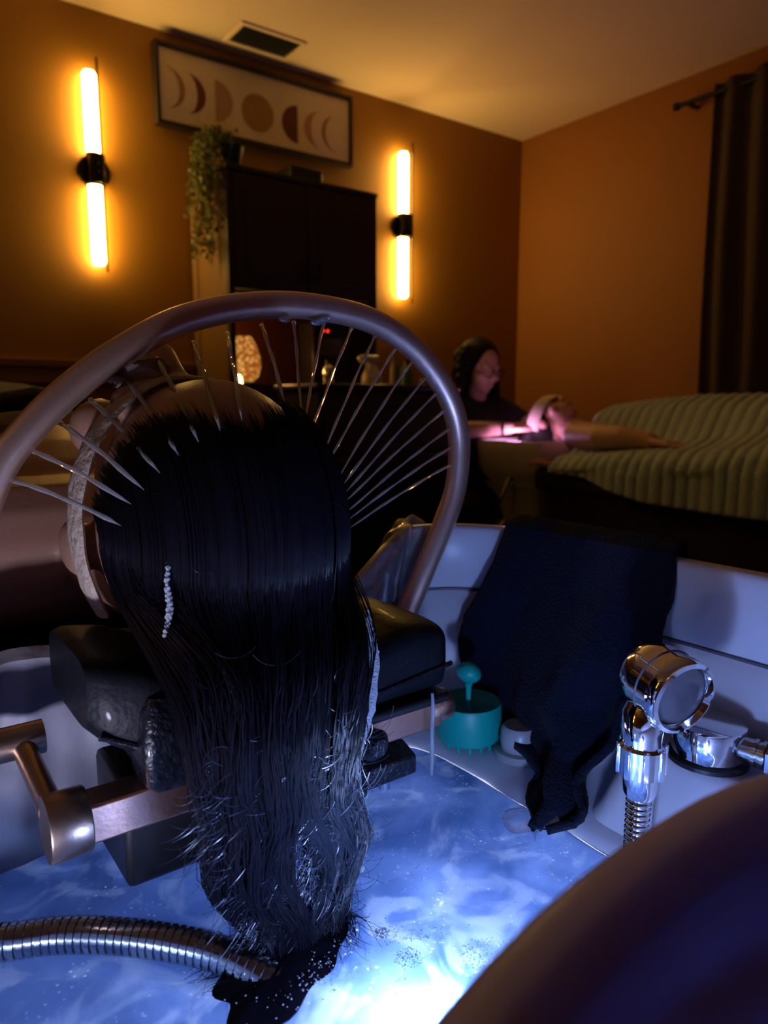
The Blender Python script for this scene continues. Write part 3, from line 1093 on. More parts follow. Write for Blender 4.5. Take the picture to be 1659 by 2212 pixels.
for k in (-1, 1):
    cc = hc + S * (.033 * k) + F * .104 + U * .001
    gl.tube([cc + S * .026 * math.cos(a) + U * .019 * math.sin(a) for a in np.linspace(0, 2 * math.pi, 21)[:-1]], .0022, 6, close=True)
    gl.tube([cc + S * .025 * k, hc + S * (.078 * k) + F * .07, hc + S * (.080 * k) + F * -.01], .0020, 6)
gl.tube([hc + S * -.009 + F * .108 + U * .004, hc + S * .009 + F * .108 + U * .004], .0022, 6)
t.part('glasses', gl, 'black', label='dark framed glasses')
t.part('wrist_band', G().tube([V(2.305, 2.255, .892) + V(.0, .0, .031) * math.cos(a) + V(.022, .022, 0) * math.sin(a) for a in np.linspace(0, 2 * math.pi, 19)[:-1]], .006, 6, close=True), 'blackcloth')

# ================================================================== FOREGROUND: SPA BED AND CLIENT
bz = .765
t = Thing('spa_bed', 'dark spa bed carrying the foreground client', 'bed', (.19, 1.4, 0))
t.part('mattress', G().bb(-.16, .54, .585, 2.25, bz - .10, bz), 'mattress', bevel=.03, seg=4)
t.part('base', G().bb(-.12, .50, .66, 2.2, .10, bz - .10), 'darkwood', bevel=.008)
t.part('plinth', G().bb(-.06, .44, .75, 2.1, 0, .10), 'black', bevel=.004)

HC = V(.188, .445, .92)
cb = (.19, 1.2, bz)
person1 = t = Thing('person', 'client lying on the spa bed with long wet black hair hanging into the basin', 'person', cb)
g = G()
g.ell(HC, (.0715, .099, .096), 28, 18)
g.ell((.188, .505, .935), (.058, .068, .070))
g.ell((.188, .575, .948), (.027, .026, .026))
g.ell((.188, .49, 1.000), (.052, .022, .020))
g.chain([(.188, .497, 1.014), (.188, .532, 1.034), (.188, .541, 1.024)], [.008, .012, .010])
for k in (-1, 1):
    g.ell((.188 + k * .031, .507, 1.004), (.014, .009, .008))
    g.ell((.188 + k * .044, .536, .982), (.022, .024, .022))
    g.ell((.188 + k * .011, .541, 1.023), (.009, .007, .008))
    g.ell((.188 + k * .073, .505, .905), (.009, .030, .020))
g.ell((.188, .563, 1.014), (.022, .006, .008))
g.ell((.188, .573, 1.011), (.018, .007, .008))
g.cap((.188, .53, .885), (.188, .65, .872), .052, .056)
g.cap((.015, .690, .872), (.361, .690, .872), .066, .066)
g.ell((.188, .86, .872), (.175, .22, .108))
g.ell((.188, 1.12, .862), (.15, .22, .098))
g.ell((.188, 1.30, .86), (.175, .15, .098))
for k in (-1, 1):
    g.chain([(.188 + k * .09, 1.34, .855), (.188 + k * .10, 1.72, .90), (.188 + k * .09, 2.06, .82)], [.085, .060, .042])
    g.chain([(.188 + k * .09, 2.08, .81), (.188 + k * .10, 2.10, .90)], [.042, .026])
    g.chain([(.188 + k * .185, .695, .868), (.188 + k * .225, .95, .83), (.188 + k * .20, 1.16, .835)], [.060, .047, .033])
    hand(g, (.188 + k * .20, 1.16, .835), (-.12 * k, 1, 0), (0, 0, 1), (-k, .1, 0), .15)
t.part('body', fused(g, .0045, 5, cb), 'skin')
c = G()
c.ell((.188, .92, .872), (.190, .20, .122))
c.ell((.188, 1.15, .865), (.168, .24, .112))
c.ell((.188, 1.32, .862), (.190, .16, .112))
t.part('maroon_wrap', fused(c, .008, 4, cb), 'wrap', label='dark maroon wrap over the chest')


def blanket1(u, v):
    yy = 1.02 + 1.20 * u
    top = interp([(0., 1.0), (.2, 1.01), (.55, 1.035), (.75, 1.04), (1., .98)], u)
    keys = [(0., (-.155, .70)), (.15, (-.14, .80)), (.28, (-.06, .90)), (.40, (.06, top - .03)), (.5, (.19, top)), (.62, (.33, top - .02)), (.74, (.44, .93)), (.86, (.53, .80)), (1., (.55, .68))]
    x, z = interp(keys, v)
    b = .008 * abs(math.sin(math.pi * yy / .05)) ** .6
    return (x + .006 * math.sin(yy * 12 + v * 5), yy, z + b + .008 * math.sin(v * 17 + yy * 6))


put('plush_throw', G().grid(blanket1, 120, 40), 'fluff2', base=(.19, 1.6, .68), solid=.012,
    label='grey plush throw over the legs of the foreground client', cat='blanket')

# headband round the hairline, with its knot
bp = []
for a in np.linspace(-.55, math.pi + .55, 40):
    bp.append(V(.187 + .0785 * math.cos(a), .474 + .014 * math.sin(a), .918 + .0985 * math.sin(a)))
hb = t.part('headband', G().tube(bp, [.017 + .0015 * math.sin(k * 1.9) for k in range(40)], 12, flat=.20, ref=(0, 1, 0)), 'hairband', label='pale embossed headband round the hairline')
kn = G()


def bow(u, v):
    a = (u - .5) * 2
    return (.166 + .024 * a + .003 * math.sin(v * 7), +.496 + .012 * (v - .5) + .004 * math.sin(u * 9), 1.010 + .022 * v * (1 - .55 * abs(a)) + .003 * math.sin(u * 13 + v * 5))


kn.grid(bow, 16, 8)
t.part('headband_knot', kn, 'hairband', parent=hb, solid=.004)

# --- hair: a solid mass, then strands laid over it
RX, RY, RZ = .0765, .1045, .1005


def cap_pt(al, u, off=0.):
    """point on the hair shell: u = -1..1 across, al = elevation angle on the crown side"""
    k = math.sqrt(max(0., 1 - u * u))
    return V(HC.x + (RX + off) * u, HC.y - (RY + off) * k * math.cos(al), HC.z + (RZ + off) * k * math.sin(al))


def hairline(u):
    return math.radians(43 + 5 * u + 56 * u * u + 1.5 * math.sin(u * 9))


cap = G()
nu, na = 40, 26
for_grid = []


def capfn(p, q):
    u = math.sin((p - .5) * math.pi) * .999
    a0 = hairline(u) - .02
    a1 = math.radians(-62)
    return cap_pt(a0 + (a1 - a0) * q, u, -.002)


hair_root = t.part('hair', cap.grid(capfn, nu, na), 'hair', label='wet black hair plastered to the crown')

HANK = [(.945, (.188, .045, .415, .040)), (.915, (.187, .060, .375, .030)), (.885, (.184, .064, .3560, .028)), (.86, (.180, .060, .3470, .026)), (.83, (.175, .054, .3400, .022)), (.80, (.173, .050, .3370, .019)), (.775, (.174, .046, .3350, .017)), (.75, (.178, .040, .3340, .015)),
        (.725, (.181, .034, .3335, .014)), (.70, (.181, .031, .3330, .013)), (.685, (.180, .032, .3320, .014))]
HANK = HANK[::-1]


def hank(z):
    return interp(HANK, z)


def split(u, z):
    """the two tresses part a little above the water"""
    b = max(0., 1 - abs((z - .748) / .030)) ** .7
    d = u - .02
    return (.010 * b) * (1 if d > 0 else -1)


for ua, ub, nm in ((-1., -.02, 'hair_tress'), (.06, 1., 'hair_tress')):
    rings = []
    for k in range(34):
        z = .945 - .26 * k / 33
        cx, hw, cy, hd = hank(z)
        um, uw = (ua + ub) / 2, (ub - ua) / 2
        ring = []
        for j in range(20):
            a = 2 * math.pi * j / 20
            ring.append(V(cx + hw * (um + uw * .93 * math.cos(a)) + split(um, z), cy + .003 + .03 * sm(.83, .90, z) + hd * .72 * math.sin(a), z))
        rings.append(ring)
    t.part(nm, G().loft(rings), 'hair', parent=hair_root)

N, M_ = 3600, 34
paths = np.zeros((N, M_, 3))
rads = np.zeros((N, M_))
nclump = 90
cl_u = np.sort(RNG.uniform(-1, 1, nclump))
cl_off = RNG.normal(0, 1, nclump)
cl_ph = RNG.uniform(0, 6.28, nclump)
for i in range(N):
    ci = RNG.integers(nclump)
    u = float(np.clip(cl_u[ci] + RNG.normal(0, .018), -.985, .985))
    uh = float(np.clip(u * .9 + .10 * math.sin(cl_ph[ci]) + RNG.normal(0, .035), -.98, .94))
    vv = RNG.uniform(-1, .8)
    off = .0006 + .0012 * abs(cl_off[ci]) + RNG.uniform(0, .0012)
    a0 = hairline(u) + RNG.normal(-.03, .07)
    a1 = math.radians(-16 + 8 * RNG.random())
    zend = RNG.uniform(.690, .704) if RNG.random() < .85 else RNG.uniform(.715, .79)
    n1 = 13
    kink = RNG.random() < .5
    ph, ph2 = RNG.uniform(0, 6.28, 2)
    fr = RNG.uniform(60, 190)
    amp = RNG.uniform(.0002, .0012) * (2.2 if kink else 1)
    lay = -1 if RNG.random() < .62 else vv
    for j in range(M_):
        if j < n1:
            q = j / n1
            p = cap_pt(a0 + (a1 - a0) * q, u, off)
            x, y_, z = p
        else:
            q = (j - n1) / (M_ - 1 - n1)
            ps = cap_pt(a1, u, off)
            z = ps.z + (zend - ps.z) * q
            cx, hw, cy, hd = hank(min(z, .885))
            tx = cx + hw * uh + split(uh, z)
            ty = cy + hd * (-.95 - .25 * abs(cl_off[ci]) * .5 if lay == -1 else vv) * math.sqrt(max(.05, 1 - .75 * uh * uh)) - .0012 * abs(cl_off[ci])
            s_ = sm(0, .38, q)
            x = ps.x + (tx - ps.x) * s_
            y_ = ps.y + (ty - ps.y) * s_
            wv = sm(.15, .7, q)
            x += wv * (amp * math.sin(z * fr + ph) + .0020 * math.sin(z * 75 + cl_ph[ci]) + .0035 * (q - .4) * math.sin(cl_ph[ci] * 3) * (1 - max(0, 1 - abs((z - .748) / .03)) * .9))
            y_ += wv * (amp * math.cos(z * fr + ph2) + .0018 * math.cos(z * 70 + cl_ph[ci] * 2) - .0012)
        paths[i, j] = (x, y_, z)
    rads[i] = RNG.uniform(.00018, .00036) * np.clip(1.15 - np.linspace(0, 1, M_) ** 6 * .7, .3, 1.2) * np.clip(.25 + np.linspace(0, 1, M_) * 9, 0, 1)
vs, fs = strands(paths - np.array(cb), rads)
t.part('hair_strands', npmesh('hair_strands', vs, fs), 'hair', parent=hair_root, kind='stuff')

# loose curls standing off the wet mass, thick wet locks
N2, M2 = 1500, 16
paths = np.zeros((N2, M2, 3))
rads = np.zeros((N2, M2))
for i in range(N2):
    z0_ = RNG.uniform(.712, .82) if RNG.random() < .965 else RNG.uniform(.83, .98)
    u = RNG.uniform(-1, 1)
    L = RNG.uniform(.008, .04)
    cx, hw, cy, hd = hank(min(z0_, .885))
    x0_ = cx + hw * u * .98
    y0_ = cy - hd * math.sqrt(max(.05, 1 - .75 * u * u)) - .001
    if z0_ > .88:
        p = cap_pt(math.asin(min(.95, (z0_ - HC.z) / RZ)), u * .7, .002)
        x0_, y0_, z0_ = p
    th = RNG.uniform(0, 6.28)
    cur = RNG.normal(0, 3.2)
    d0 = RNG.normal(-1.57, .8)
    x, y_, z = x0_, y0_, z0_
    for j in range(M2):
        paths[i, j] = (x, y_, z)
        an = d0 + cur * j / M2
        x += L / M2 * math.cos(an)
        z += L / M2 * math.sin(an)
        y_ -= L / M2 * .22 * math.sin(j / M2 * 3.1 + th * .2)
    rads[i] = RNG.uniform(.00008, .00015)
vs, fs = strands(paths - np.array(cb), rads)
t.part('loose_curls', npmesh('loose_curls', vs, fs), 'wetstrand', parent=hair_root, kind='stuff')

# hair pooled on the water
N3, M3 = 1100, 22
paths = np.zeros((N3, M3, 3))
rads = np.zeros((N3, M3))
for i in range(N3):
    u = RNG.uniform(-1, 1)
    x, y_ = .179 + .033 * u, .333 + .010 * RNG.uniform(-1, 1)
    L = RNG.uniform(.012, .046)
    d0 = math.radians(-128 + 34 * u + RNG.normal(0, 16))
    cur = RNG.normal(-1.1, 1.2)
    ph = RNG.uniform(0, 6.28)
    for j in range(M3):
        q = j / (M3 - 1)
        paths[i, j] = (x, y_, .7035 - .0042 * q + .0008 * math.sin(q * 9 + ph))
        an = d0 + cur * q + .35 * math.sin(q * 7 + ph)
        x += L / M3 * math.cos(an)
        y_ += L / M3 * math.sin(an)
    rads[i] = RNG.uniform(.0002, .00042) * np.linspace(1, .15, M3)
vs, fs = strands(paths - np.array(cb), rads)
t.part('pooled_hair', npmesh('pooled_hair', vs, fs), 'hair', parent=hair_root, kind='stuff')


def poolfn(p, q):
    a = 2 * math.pi * p
    r = q * (1 + .13 * math.sin(3 * a + 1) + .08 * math.sin(7 * a))
    return (.160 + r * (.038 * math.cos(a) + .010 * math.sin(a)), .311 + r * (.027 * math.sin(a)), .7004 + .0045 * (1 - q * q))


t.part('hair_mat', G().grid(poolfn, 60, 8), 'hair', parent=hair_root)

# ================================================================== THE BASIN
t = basin = Thing('shampoo_basin', 'large white shampoo basin with a raised rim, filled with glowing soapy water', 'basin', (.19, .31, 0))


def dip(p):
    w_ = (1 - sm(.165, .262, abs(p.x - .165))) * sm(.40, .47, p.y)
    k = min(1, max(0, (p.z - .70) / .18))
    nw = (1 - sm(.13, .22, p.y)) * sm(.62, .80, p.z)
    return V(p.x, p.y + nw * (.0035 - 1.45 * min(.13, max(0, .175 - p.x)) ** 2 - min(.006, 3.5 * max(0, p.x - .19) ** 2)), p.z - .056 * w_ * k)


RINGS = [(-.02, .40, .18, .44, .09, .0), (-.03, .41, .17, .45, .09, .03), (-.02, .40, .18, .44, .09, .06), (-.02, .40, .18, .44, .09, .40), (-.07, .455, .13, .50, .10, .58), (-.09, .476, .108, .516, .10, .70), (-.103, .493, .096, .531, .09, .848),
         (-.105, .495, .094, .533, .09, .862), (-.110, .500, .0895, .538, .092, .866), (-.112, .502, .088, .540, .092, .871), (-.112, .502, .088, .540, .092, .879), (-.1105, .5005, .0895, .5385, .091, .8835),
         (-.108, .498, .092, .536, .09, .885), (-.101, .491, .099, .529, .086, .885), (-.098, .488, .102, .526, .084, .8835), (-.0965, .4865, .1035, .5245, .082, .880), (-.096, .486, .104, .524, .082, .874),
         (-.095, .485, .106, .523, .082, .8275), (-.0965, .4865, .1045, .5245, .082, .8255), (-.0965, .4865, .1045, .5245, .082, .8215), (-.093, .483, .108, .521, .082, .8195),
         (-.091, .479, .112, .516, .082, .760), (-.087, .471, .119, .509, .08, .724), (-.083, .458, .124, .504, .075, .7115), (-.080, .420, .126, .502, .07, .7075), (-.079, .394, .127, .500, .065, .7055), (-.0775, .385, .129, .498, .065, .700),
         (-.074, .377, .133, .494, .062, .688), (-.06, .35, .15, .47, .06, .61), (-.04, .32, .17, .45, .05, .60)]
t.part('shell', G().loft([[dip(p) for p in rrect(*r)] for r in RINGS]), 'acrylic', sharp=0)
t.part('deck', G().loft([rrect(*r, 8, 6) for r in ((.400, .478, .112, .312, .022, .700), (.408, .479, .112, .304, .022, .715), (.434, .4805, .112, .296, .018, .752), (.438, .481, .113, .292, .016, .757), (.444, .481, .116, .286, .014, .7585))]), 'acrylic', label='raised fitting deck')
gr = [dip(p) for p in rrect(-.0962, .4862, .1048, .5242, .082, .8235)]
t.part('seam', G().tube(gr, .0016, 6, close=True), 'seal', label='dark seam line round the inner wall')

# LED lamp on the near inner wall
LED = V(.205, .150, .728)
t2 = Thing('basin_light', 'blue white lamp set in the near inner wall of the basin', 'lamp', (.205, .118, .738))
t2.part('housing', G().lathe([(.024, -.006), (.026, 0), (.026, .010), (.022, .014), (.018, .014)], (.205, .1165, .738), (0, 1, 0), 24, caps=False), 'chrome')
t2.part('lens', G().lathe([(.018, .013), (.014, .018), (.006, .020), (0, .0205)], (.205, .1165, .738), (0, 1, 0), 20), 'led', label='bright lens')
lamp('basin_light_bulb', LED, LED_W, (.28, .42, 1.), .012, t2.o, t2.base)
t2 = Thing('basin_light', 'added blue white fill lamp low on the left inner wall of the basin', 'lamp', (-.085, .26, .725))
t2.part('housing', G().lathe([(.020, -.006), (.022, 0), (.022, .010), (.018, .014), (.014, .014)], (-.0875, .26, .725), (1, 0, 0), 24, caps=False), 'chrome')
t2.part('lens', G().lathe([(.014, .013), (.010, .018), (.004, .020), (0, .0205)], (-.0875, .26, .725), (1, 0, 0), 20), 'led', label='bright lens')
lb = lamp('basin_light_bulb', (-.060, .26, .728), LEFT_FILL_W, (.74, .72, 1.), .012, t2.o, t2.base, 'SPOT')  # added spot, aimed up to brighten the arch and jets
lb.data.spot_size = math.radians(95)
lb.data.spot_blend = .6
lb.rotation_euler = (V(.20, .50, 1.04) - V(-.060, .26, .728)).to_track_quat('-Z', 'Y').to_euler()
t2 = Thing('underwater_lamp', 'round bright lamp on the basin floor glowing up through the milky water', 'lamp', (.21, .235, .60))
t2.part('housing', G().lathe([(0, 0), (.030, 0), (.030, .012), (.026, .016), (.020, .016)], (.21, .235, .601), (0, 0, 1), 28, caps=False), 'chrome')
t2.part('lens', G().lathe([(.020, .015), (.012, .019), (0, .020)], (.21, .235, .601), (0, 0, 1), 24), 'led', label='bright lens')
lamp('underwater_bulb', (.207, .240, .684), UNDER_W, (.90, .92, 1.), .014, t2.o, t2.base)

# water
wr = rrect(-.0768, .3842, .1297, .4973, .065, .700)
cx_, cy_ = .155, .314
rings = [[V(cx_ + (p.x - cx_) * s_, cy_ + (p.y - cy_) * s_, .700 + .0007 * math.sin(p.x * s_ * 60 + 3 * p.y) * math.sin(p.y * s_ * 75)) for p in wr] for s_ in (.04, .15, .3, .45, .6, .75, .88, 1.)]
put('soapy_water', G().loft(rings), 'water', base=(.155, .314, .70), label='milky blue soapy water filling the white basin', cat='water', kind='stuff')

# foam rafts on the water
rr = random.Random(11)


def raft(name, label, pts, h=.0018):
    g = G()
    n = len(pts)
    c = V(sum(p[0] for p in pts) / n, sum(p[1] for p in pts) / n, .7006)
    P = catmull([(p[0], p[1], .7006) for p in pts + [pts[0]]], 5)[:-1]
    for k in range(170):
        p = rr.choice(P)
        q = c.lerp(p, 1 - abs(rr.gauss(0, .34)) if rr.random() < .8 else rr.random())
        q = q + V(rr.uniform(-.0012, .0012), rr.uniform(-.0012, .0012), 0)
        rad = rr.uniform(.0002, .00055)
        g.lathe([(rad, 0), (rad * .85, rad * .5), (.0001, rad * .9)], q, (0, 0, 1), 6)
    put(name, g, 'foam', base=(c.x, c.y, .7), label=label, cat='foam', kind='stuff')


raft('foam_patch', 'long ragged foam patch floating near the bright lamp glow', [(.212, .300), (.222, .304), (.232, .299), (.240, .290), (.250, .286), (.254, .279), (.247, .276), (.238, .281), (.228, .288), (.216, .292)])
raft('foam_patch', 'round white foam patch between hanging hair and lamp glow', [(.214, .281), (.222, .284), (.228, .279), (.226, .272), (.218, .270), (.212, .275)])
raft('foam_patch', 'foam patch in the glow against the near rim', [(.243, .262), (.254, .266), (.266, .262), (.272, .252), (.266, .243), (.252, .244), (.244, .252)])
raft('foam_patch', 'tiny foam patch just right of the hair ends', [(.216, .303), (.221, .305), (.224, .301), (.221, .297), (.216, .298)])

bub = G()
for k in range(520):
    if k < 190:
        a = rr.uniform(0, 6.28)
        x, yy = .178 + .036 * rr.gauss(0, .6), .296 + .016 * rr.gauss(0, .6)
    else:
        x, yy = rr.uniform(.20, .37), rr.uniform(.22, .42)
    r = rr.uniform(.0002, .0006) if k < 190 else rr.uniform(.0002, .0006)
    if not (-.07 < x < .375):
        continue
    bub.lathe([(r, 0), (r * .9, r * .45), (r * .5, r * .85), (0.0001, r)], (x, yy, .7012 if k >= 190 else .7035), (0, 0, 1), 7)
put('soap_bubbles', bub, 'foam', base=(.2, .3, .70), label='scattered tiny soap bubbles on the basin water', cat='foam', kind='stuff')


def trail(name, label, pts, rs, seed):
    rr = random.Random(seed)
    P = catmull(pts, 6)
    n = len(P)
    g = G()
    R_ = [interp([(i / (len(rs) - 1), r) for i, r in enumerate(rs)], k / (n - 1)) * rr.uniform(.85, 1.12) for k in range(n)]
    g.tube(P, R_, 10)
    for k in range(n * 7):
        i = rr.randrange(n)
        r = rr.uniform(.0005, .0013)
        d = V(rr.gauss(0, 1), rr.gauss(0, 1), rr.gauss(0, 1)).normalized()
        g.ell(P[i] + d * R_[i] * .95, (r, r, r), 6, 4)
    put(name, g, 'foam', base=P[-1], label=label, cat='foam', kind='stuff')


trail('foam_trail', 'long white foam trail down the right edge of the hanging hair',
      [(.2545, .364, .870), (.2545, .357, .84), (.2440, .348, .812), (.2320, .341, .790), (.2260, .334, .768), (.2255, .331, .745), (.2240, .331, .722)], [.0012, .0036, .0042, .0018, .0024, .0034, .0038], 1)
trail('foam_trail', 'thin foam trail on the left side of the dark crown', [(.1335, .374, .925), (.128, .368, .908), (.1275, .364, .893), (.1235, .362, .880)], [.0003, .0008, .0013, .0004], 2)
trail('foam_trail', 'small patch of bubbles high on the right side of the crown', [(.2475, .390, .955), (.2545, .397, .940), (.2585, .404, .925)], [.0016, .0026, .0012], 3)

# ================================================================== SHOWER ARCH AND JETS
arch_px = [(.057, .5, .925), (.073, .5, .961), (.090, .5, .983), (.113, .5, 1.006), (.147, .5, 1.032), (.195, .5, 1.058), (.253, .5, 1.072), (.309, .5, 1.074), (.363, .5, 1.065), (.408, .5, 1.041), (.441, .5, 1.005), (.454, .5, .967), (.451, .5, .924), (.437, .5, .890), (.415, .5, .851), (.394, .5, .813), (.384, .5, .788)]
t = Thing('shower_arch', 'rose coloured metal shower arch curving over the client\'s head', 'shower', (.26, .5, .78))
t.part('pipe', G().tube(catmull(arch_px, 8), .0102, 20), 'rose')
t.part('end_fitting', G().lathe([(0, 0), (.014, 0), (.014, .016), (.0115, .02), (0, .02)], (.381, .5, .775), V(.394, .5, .813) - V(.384, .5, .788), 18), 'rose')
t.part('mount', G().bb(.362, .398, .492, .520, .758, .782), 'rose', bevel=.004)

JETS = [((.080, .952), (.113, .392, .935)), ((.094, .969), (.117, .387, .947)), ((.111, .986), (.122, .380, .955)), ((.130, 1.001), (.129, .374, .964)), ((.152, 1.016), (.138, .369, .973)), ((.175, 1.029), (.147, .365, .980)), ((.201, 1.041), (.158, .362, .986)),
        ((.227, 1.049), (.170, .360, .991)), ((.255, 1.056), (.207, .380, 1.001)), ((.282, 1.059), (.240, .416, .977)), ((.308, 1.060), (.243, .425, .972)), ((.334, 1.058), (.249, .425, .976)), ((.357, 1.053), (.260, .425, .964)), ((.379, 1.045), (.264, .425, .959)),
        ((.397, 1.035), (.270, .425, .945)), ((.414, 1.023), (.274, .425, .940)), ((.426, 1.009), (.276, .425, .935)), ((.435, .993), (.277, .425, .930)), ((.442, .977), (.277, .425, .922)), ((.444, .960), (.279, .425, .917)), ((.444, .944), (.280, .425, .911))]
ORD = ['first', 'second', 'third', 'fourth', 'fifth', 'sixth', 'seventh', 'eighth', 'ninth', 'tenth', 'eleventh', 'twelfth', 'thirteenth', 'fourteenth', 'fifteenth', 'sixteenth', 'seventeenth', 'eighteenth', 'nineteenth', 'twentieth', 'twenty-first']
noz = G()
rr = random.Random(21)
for k, ((sx, sz), e) in enumerate(JETS):
    a, b = V(sx, .5, sz), V(e)
    d = (b - a).normalized()
    a = a - d * .004
    noz.lathe([(0, 0), (.0017, 0), (.0017, .0022), (0, .0022)], a + d * -.0012, d, 8)
    pts, rs = [], []
    ph = rr.uniform(0, 6)
    side = d.cross(V(0, 0, 1)).normalized()
    for j in range(25):
        q = j / 24
        p = a.lerp(b, q) + V(0, 0, .004 * math.sin(math.pi * q) * .5) + side * (.0002 * math.sin(q * 13 + ph))
        pts.append(p)
        rs.append(((.00150 if k < 9 else .00105) + .00022 * math.sin(q * 22 + ph)) * (1.05 - .25 * q) * (1 - .9 * sm(.88, 1, q)))
    put('water_jet', G().tube(pts, rs, 8), 'jet', base=b, label=f'{ORD[k]} thin water jet from the left under the shower arch', cat='water jet', group='water jets of the shower arch')
t.part('nozzles', noz, 'rose', kind='stuff')
dr = G()
for p in ((.268, .4895, 1.062), (.300, .491, 1.0630), (.296, .4905, 1.0615), (.304, .4895, 1.0645)):
    dr.ell(p, (.0055, .0016, .0024), 12, 8)
put('water_drops', dr, 'drop', base=(.29, .49, 1.06), label='clear water drops clinging under the top of the arch', cat='water drops', kind='stuff')

# ================================================================== NECK REST ON ITS COPPER BAR
YBAR, ZBAR = .388, .778
t = Thing('support_bar', 'square copper bar with round end caps spanning the basin', 'bar', (.2, YBAR, ZBAR))
t.part('bar', G().bb(.076, .330, YBAR - .011, YBAR + .011, ZBAR - .011, ZBAR + .011), 'copper', bevel=.0015)
t.part('end_cap', G().lathe([(0, 0), (.0175, 0), (.0180, .001), (.0180, .020), (.0172, .021), (0, .021)], (.064, YBAR, ZBAR), (1, 0, 0), 32), 'bronze', label='round bronze end cap')
t.part('end_cap', G().lathe([(0, 0), (.0110, 0), (.0118, .001), (.0118, .020), (.011, .021), (0, .021)], (.322, YBAR, ZBAR), (1, 0, 0), 28), 'copper')
t.part('connecting_rod', G().tube([(.070, YBAR + .012, ZBAR + .004), (.068, .462, ZBAR + .016)], .0068, 16), 'bronze')
t.part('arm', G().tube([(.080, .466, ZBAR + .018), (-.085, .466, ZBAR + .018)], .0105, 20), 'bronze')
t.part('bracket', G().bb(-.094, -.076, .452, .515, ZBAR + .006, ZBAR + .03), 'bronze', bevel=.002)

t = Thing('neck_rest', 'wet black moulded neck rest cushion under the client\'s head', 'neck rest', (.205, .43, .79))
rings = []
NR = 40
for k in range(NR + 1):
    q = k / NR
    x = .090 + .246 * q
    mid = sm(0, .32, q) * (1 - sm(.70, 1, q))
    top = interp([(0, .866), (.12, .862), (.3, .842), (.5, .832), (.7, .838), (.86, .850), (1, .846)], q) - .002
    bot = interp([(0, .818), (.06, .808), (.15, .797), (.3, .793), (1, .793)], q)
    y0, y1 = .374 + .012 * (1 - sm(0, .15, q)), .488
    en = 1 - .12 * (max(0, 1 - q / .04) ** 2 + max(0, (q - .96) / .04) ** 2)
    ym, zm = (y0 + y1) / 2, (top + bot) / 2
    hy, hz = (y1 - y0) / 2 * en, (top - bot) / 2 * en
    ring = []
    for j in range(32):
        a = 2 * math.pi * j / 32
        ca, sa = math.cos(a), math.sin(a)
        e = .42
        ring.append(V(x, ym + hy * math.copysign(abs(ca) ** e, ca), zm + hz * math.copysign(abs(sa) ** e, sa)))
    rings.append(ring)
t.part('cushion', G().loft(rings), 'blackpu')
lip = []
for k in range(NR + 1):
    q = k / NR
    x = .0935 + .2415 * q
    z = interp([(0, .822), (.1, .812), (.3, .806), (.75, .808), (1, .815)], q)
    lip.append((x, .3735 + .012 * (1 - sm(0, .15, q)), z))
t.part('front_seam', G().tube(lip, .0018, 8), 'wetblack')
t.part('base_plate', G().bb(.118, .334, .372, .484, .7865, .7935), 'black', bevel=.0025)
br = t.part('clamp_bracket', G().bb(.106, .165, .392, .452, .722, .7865), 'black', bevel=.004)
br2 = t.part('clamp_bracket', G().bb(.255, .275, .392, .452, .722, .7865), 'black', bevel=.003)
t.part('clamp_lever', G().loft([[V(x, yy, z) for yy, z in ((.376, .738), (.376, .752), (.392, .758), (.41, .758), (.41, .738))] for x in (.262, .300, .306)]), 'wetblack', parent=br2, bevel=.002)
t.part('screw', G().lathe([(0, 0), (.005, 0), (.005, .012), (0, .012)], (.288, .392, .726), (0, 0, 1), 16), 'chrome', parent=br2, label='chrome screw')
t.part('pivot', G().lathe([(0, 0), (.010, 0), (.011, .006), (.006, .012), (0, .012)], (.262, .372, .776), (0, -1, 0), 20), 'wetblack', parent=br2)
t.part('pad_block', G().loft([rrect(.117 - a, .146 + a * .5, .371 - b, .40, .006, z, 6, 3) for a, b, z in ((0, 0, .788), (.004, .004, .793), (.006, .006, .812), (.004, .005, .834), (0, 0, .842))]), 'wetblack', label='crinkled wet pad end')

# water dripping off the copper bar
put('water_drip', G().tube([(.316, .372, .797), (.3165, .3715, .785), (.316, .372, .765), (.3165, .372, .752), (.316, .372, .735)], [.001, .0016, .0012, .0018, .0010], 8), 'jet', base=(.316, .372, .735),
    label='single thread of water dripping from the right end of the copper bar', cat='water drip')

# ================================================================== THINGS IN THE BASIN
# scalp brush
bx_, by_, bz_ = .409, .4335, .7075
t = Thing('scalp_brush', 'round teal silicone scalp brush standing on the basin ledge', 'brush', (bx_, by_, bz_))
t.part('disc', G().lathe([(0, .006), (.024, .006), (.0275, .009), (.0285, .016), (.0288, .036), (.0275, .0395), (.0255, .0395), (.0225, .036), (.010, .032), (0, .031)], (bx_, by_, bz_), (0, 0, 1), 40), 'teal')
for k in range(14):
    a = 2 * math.pi * k / 14
    t.part('bristle', G().lathe([(0, 0), (.0010, .0002), (.0024, .0075), (0, .0076)], (bx_ + .022 * math.cos(a), by_ + .022 * math.sin(a), bz_), (0, 0, 1), 10), 'teal')
for k in range(7):
    a = 2 * math.pi * k / 7
    t.part('bristle', G().lathe([(0, 0), (.0010, .0002), (.0024, .0075), (0, .0076)], (bx_ + .011 * math.cos(a), by_ + .011 * math.sin(a), bz_), (0, 0, 1), 10), 'teal')
st = t.part('stem', G().lathe([(.006, 0), (.0032, .005), (.0024, .010), (.0024, .020), (.004, .025), (0, .025)], (bx_, by_, bz_ + .031), (0, 0, 1), 16), 'teal')
t.part('knob', G().ell((bx_, by_, bz_ + .0645), (.0110, .0110, .0088), 20, 12, Matrix.Rotation(.5, 3, 'Y')), 'teal', parent=st)

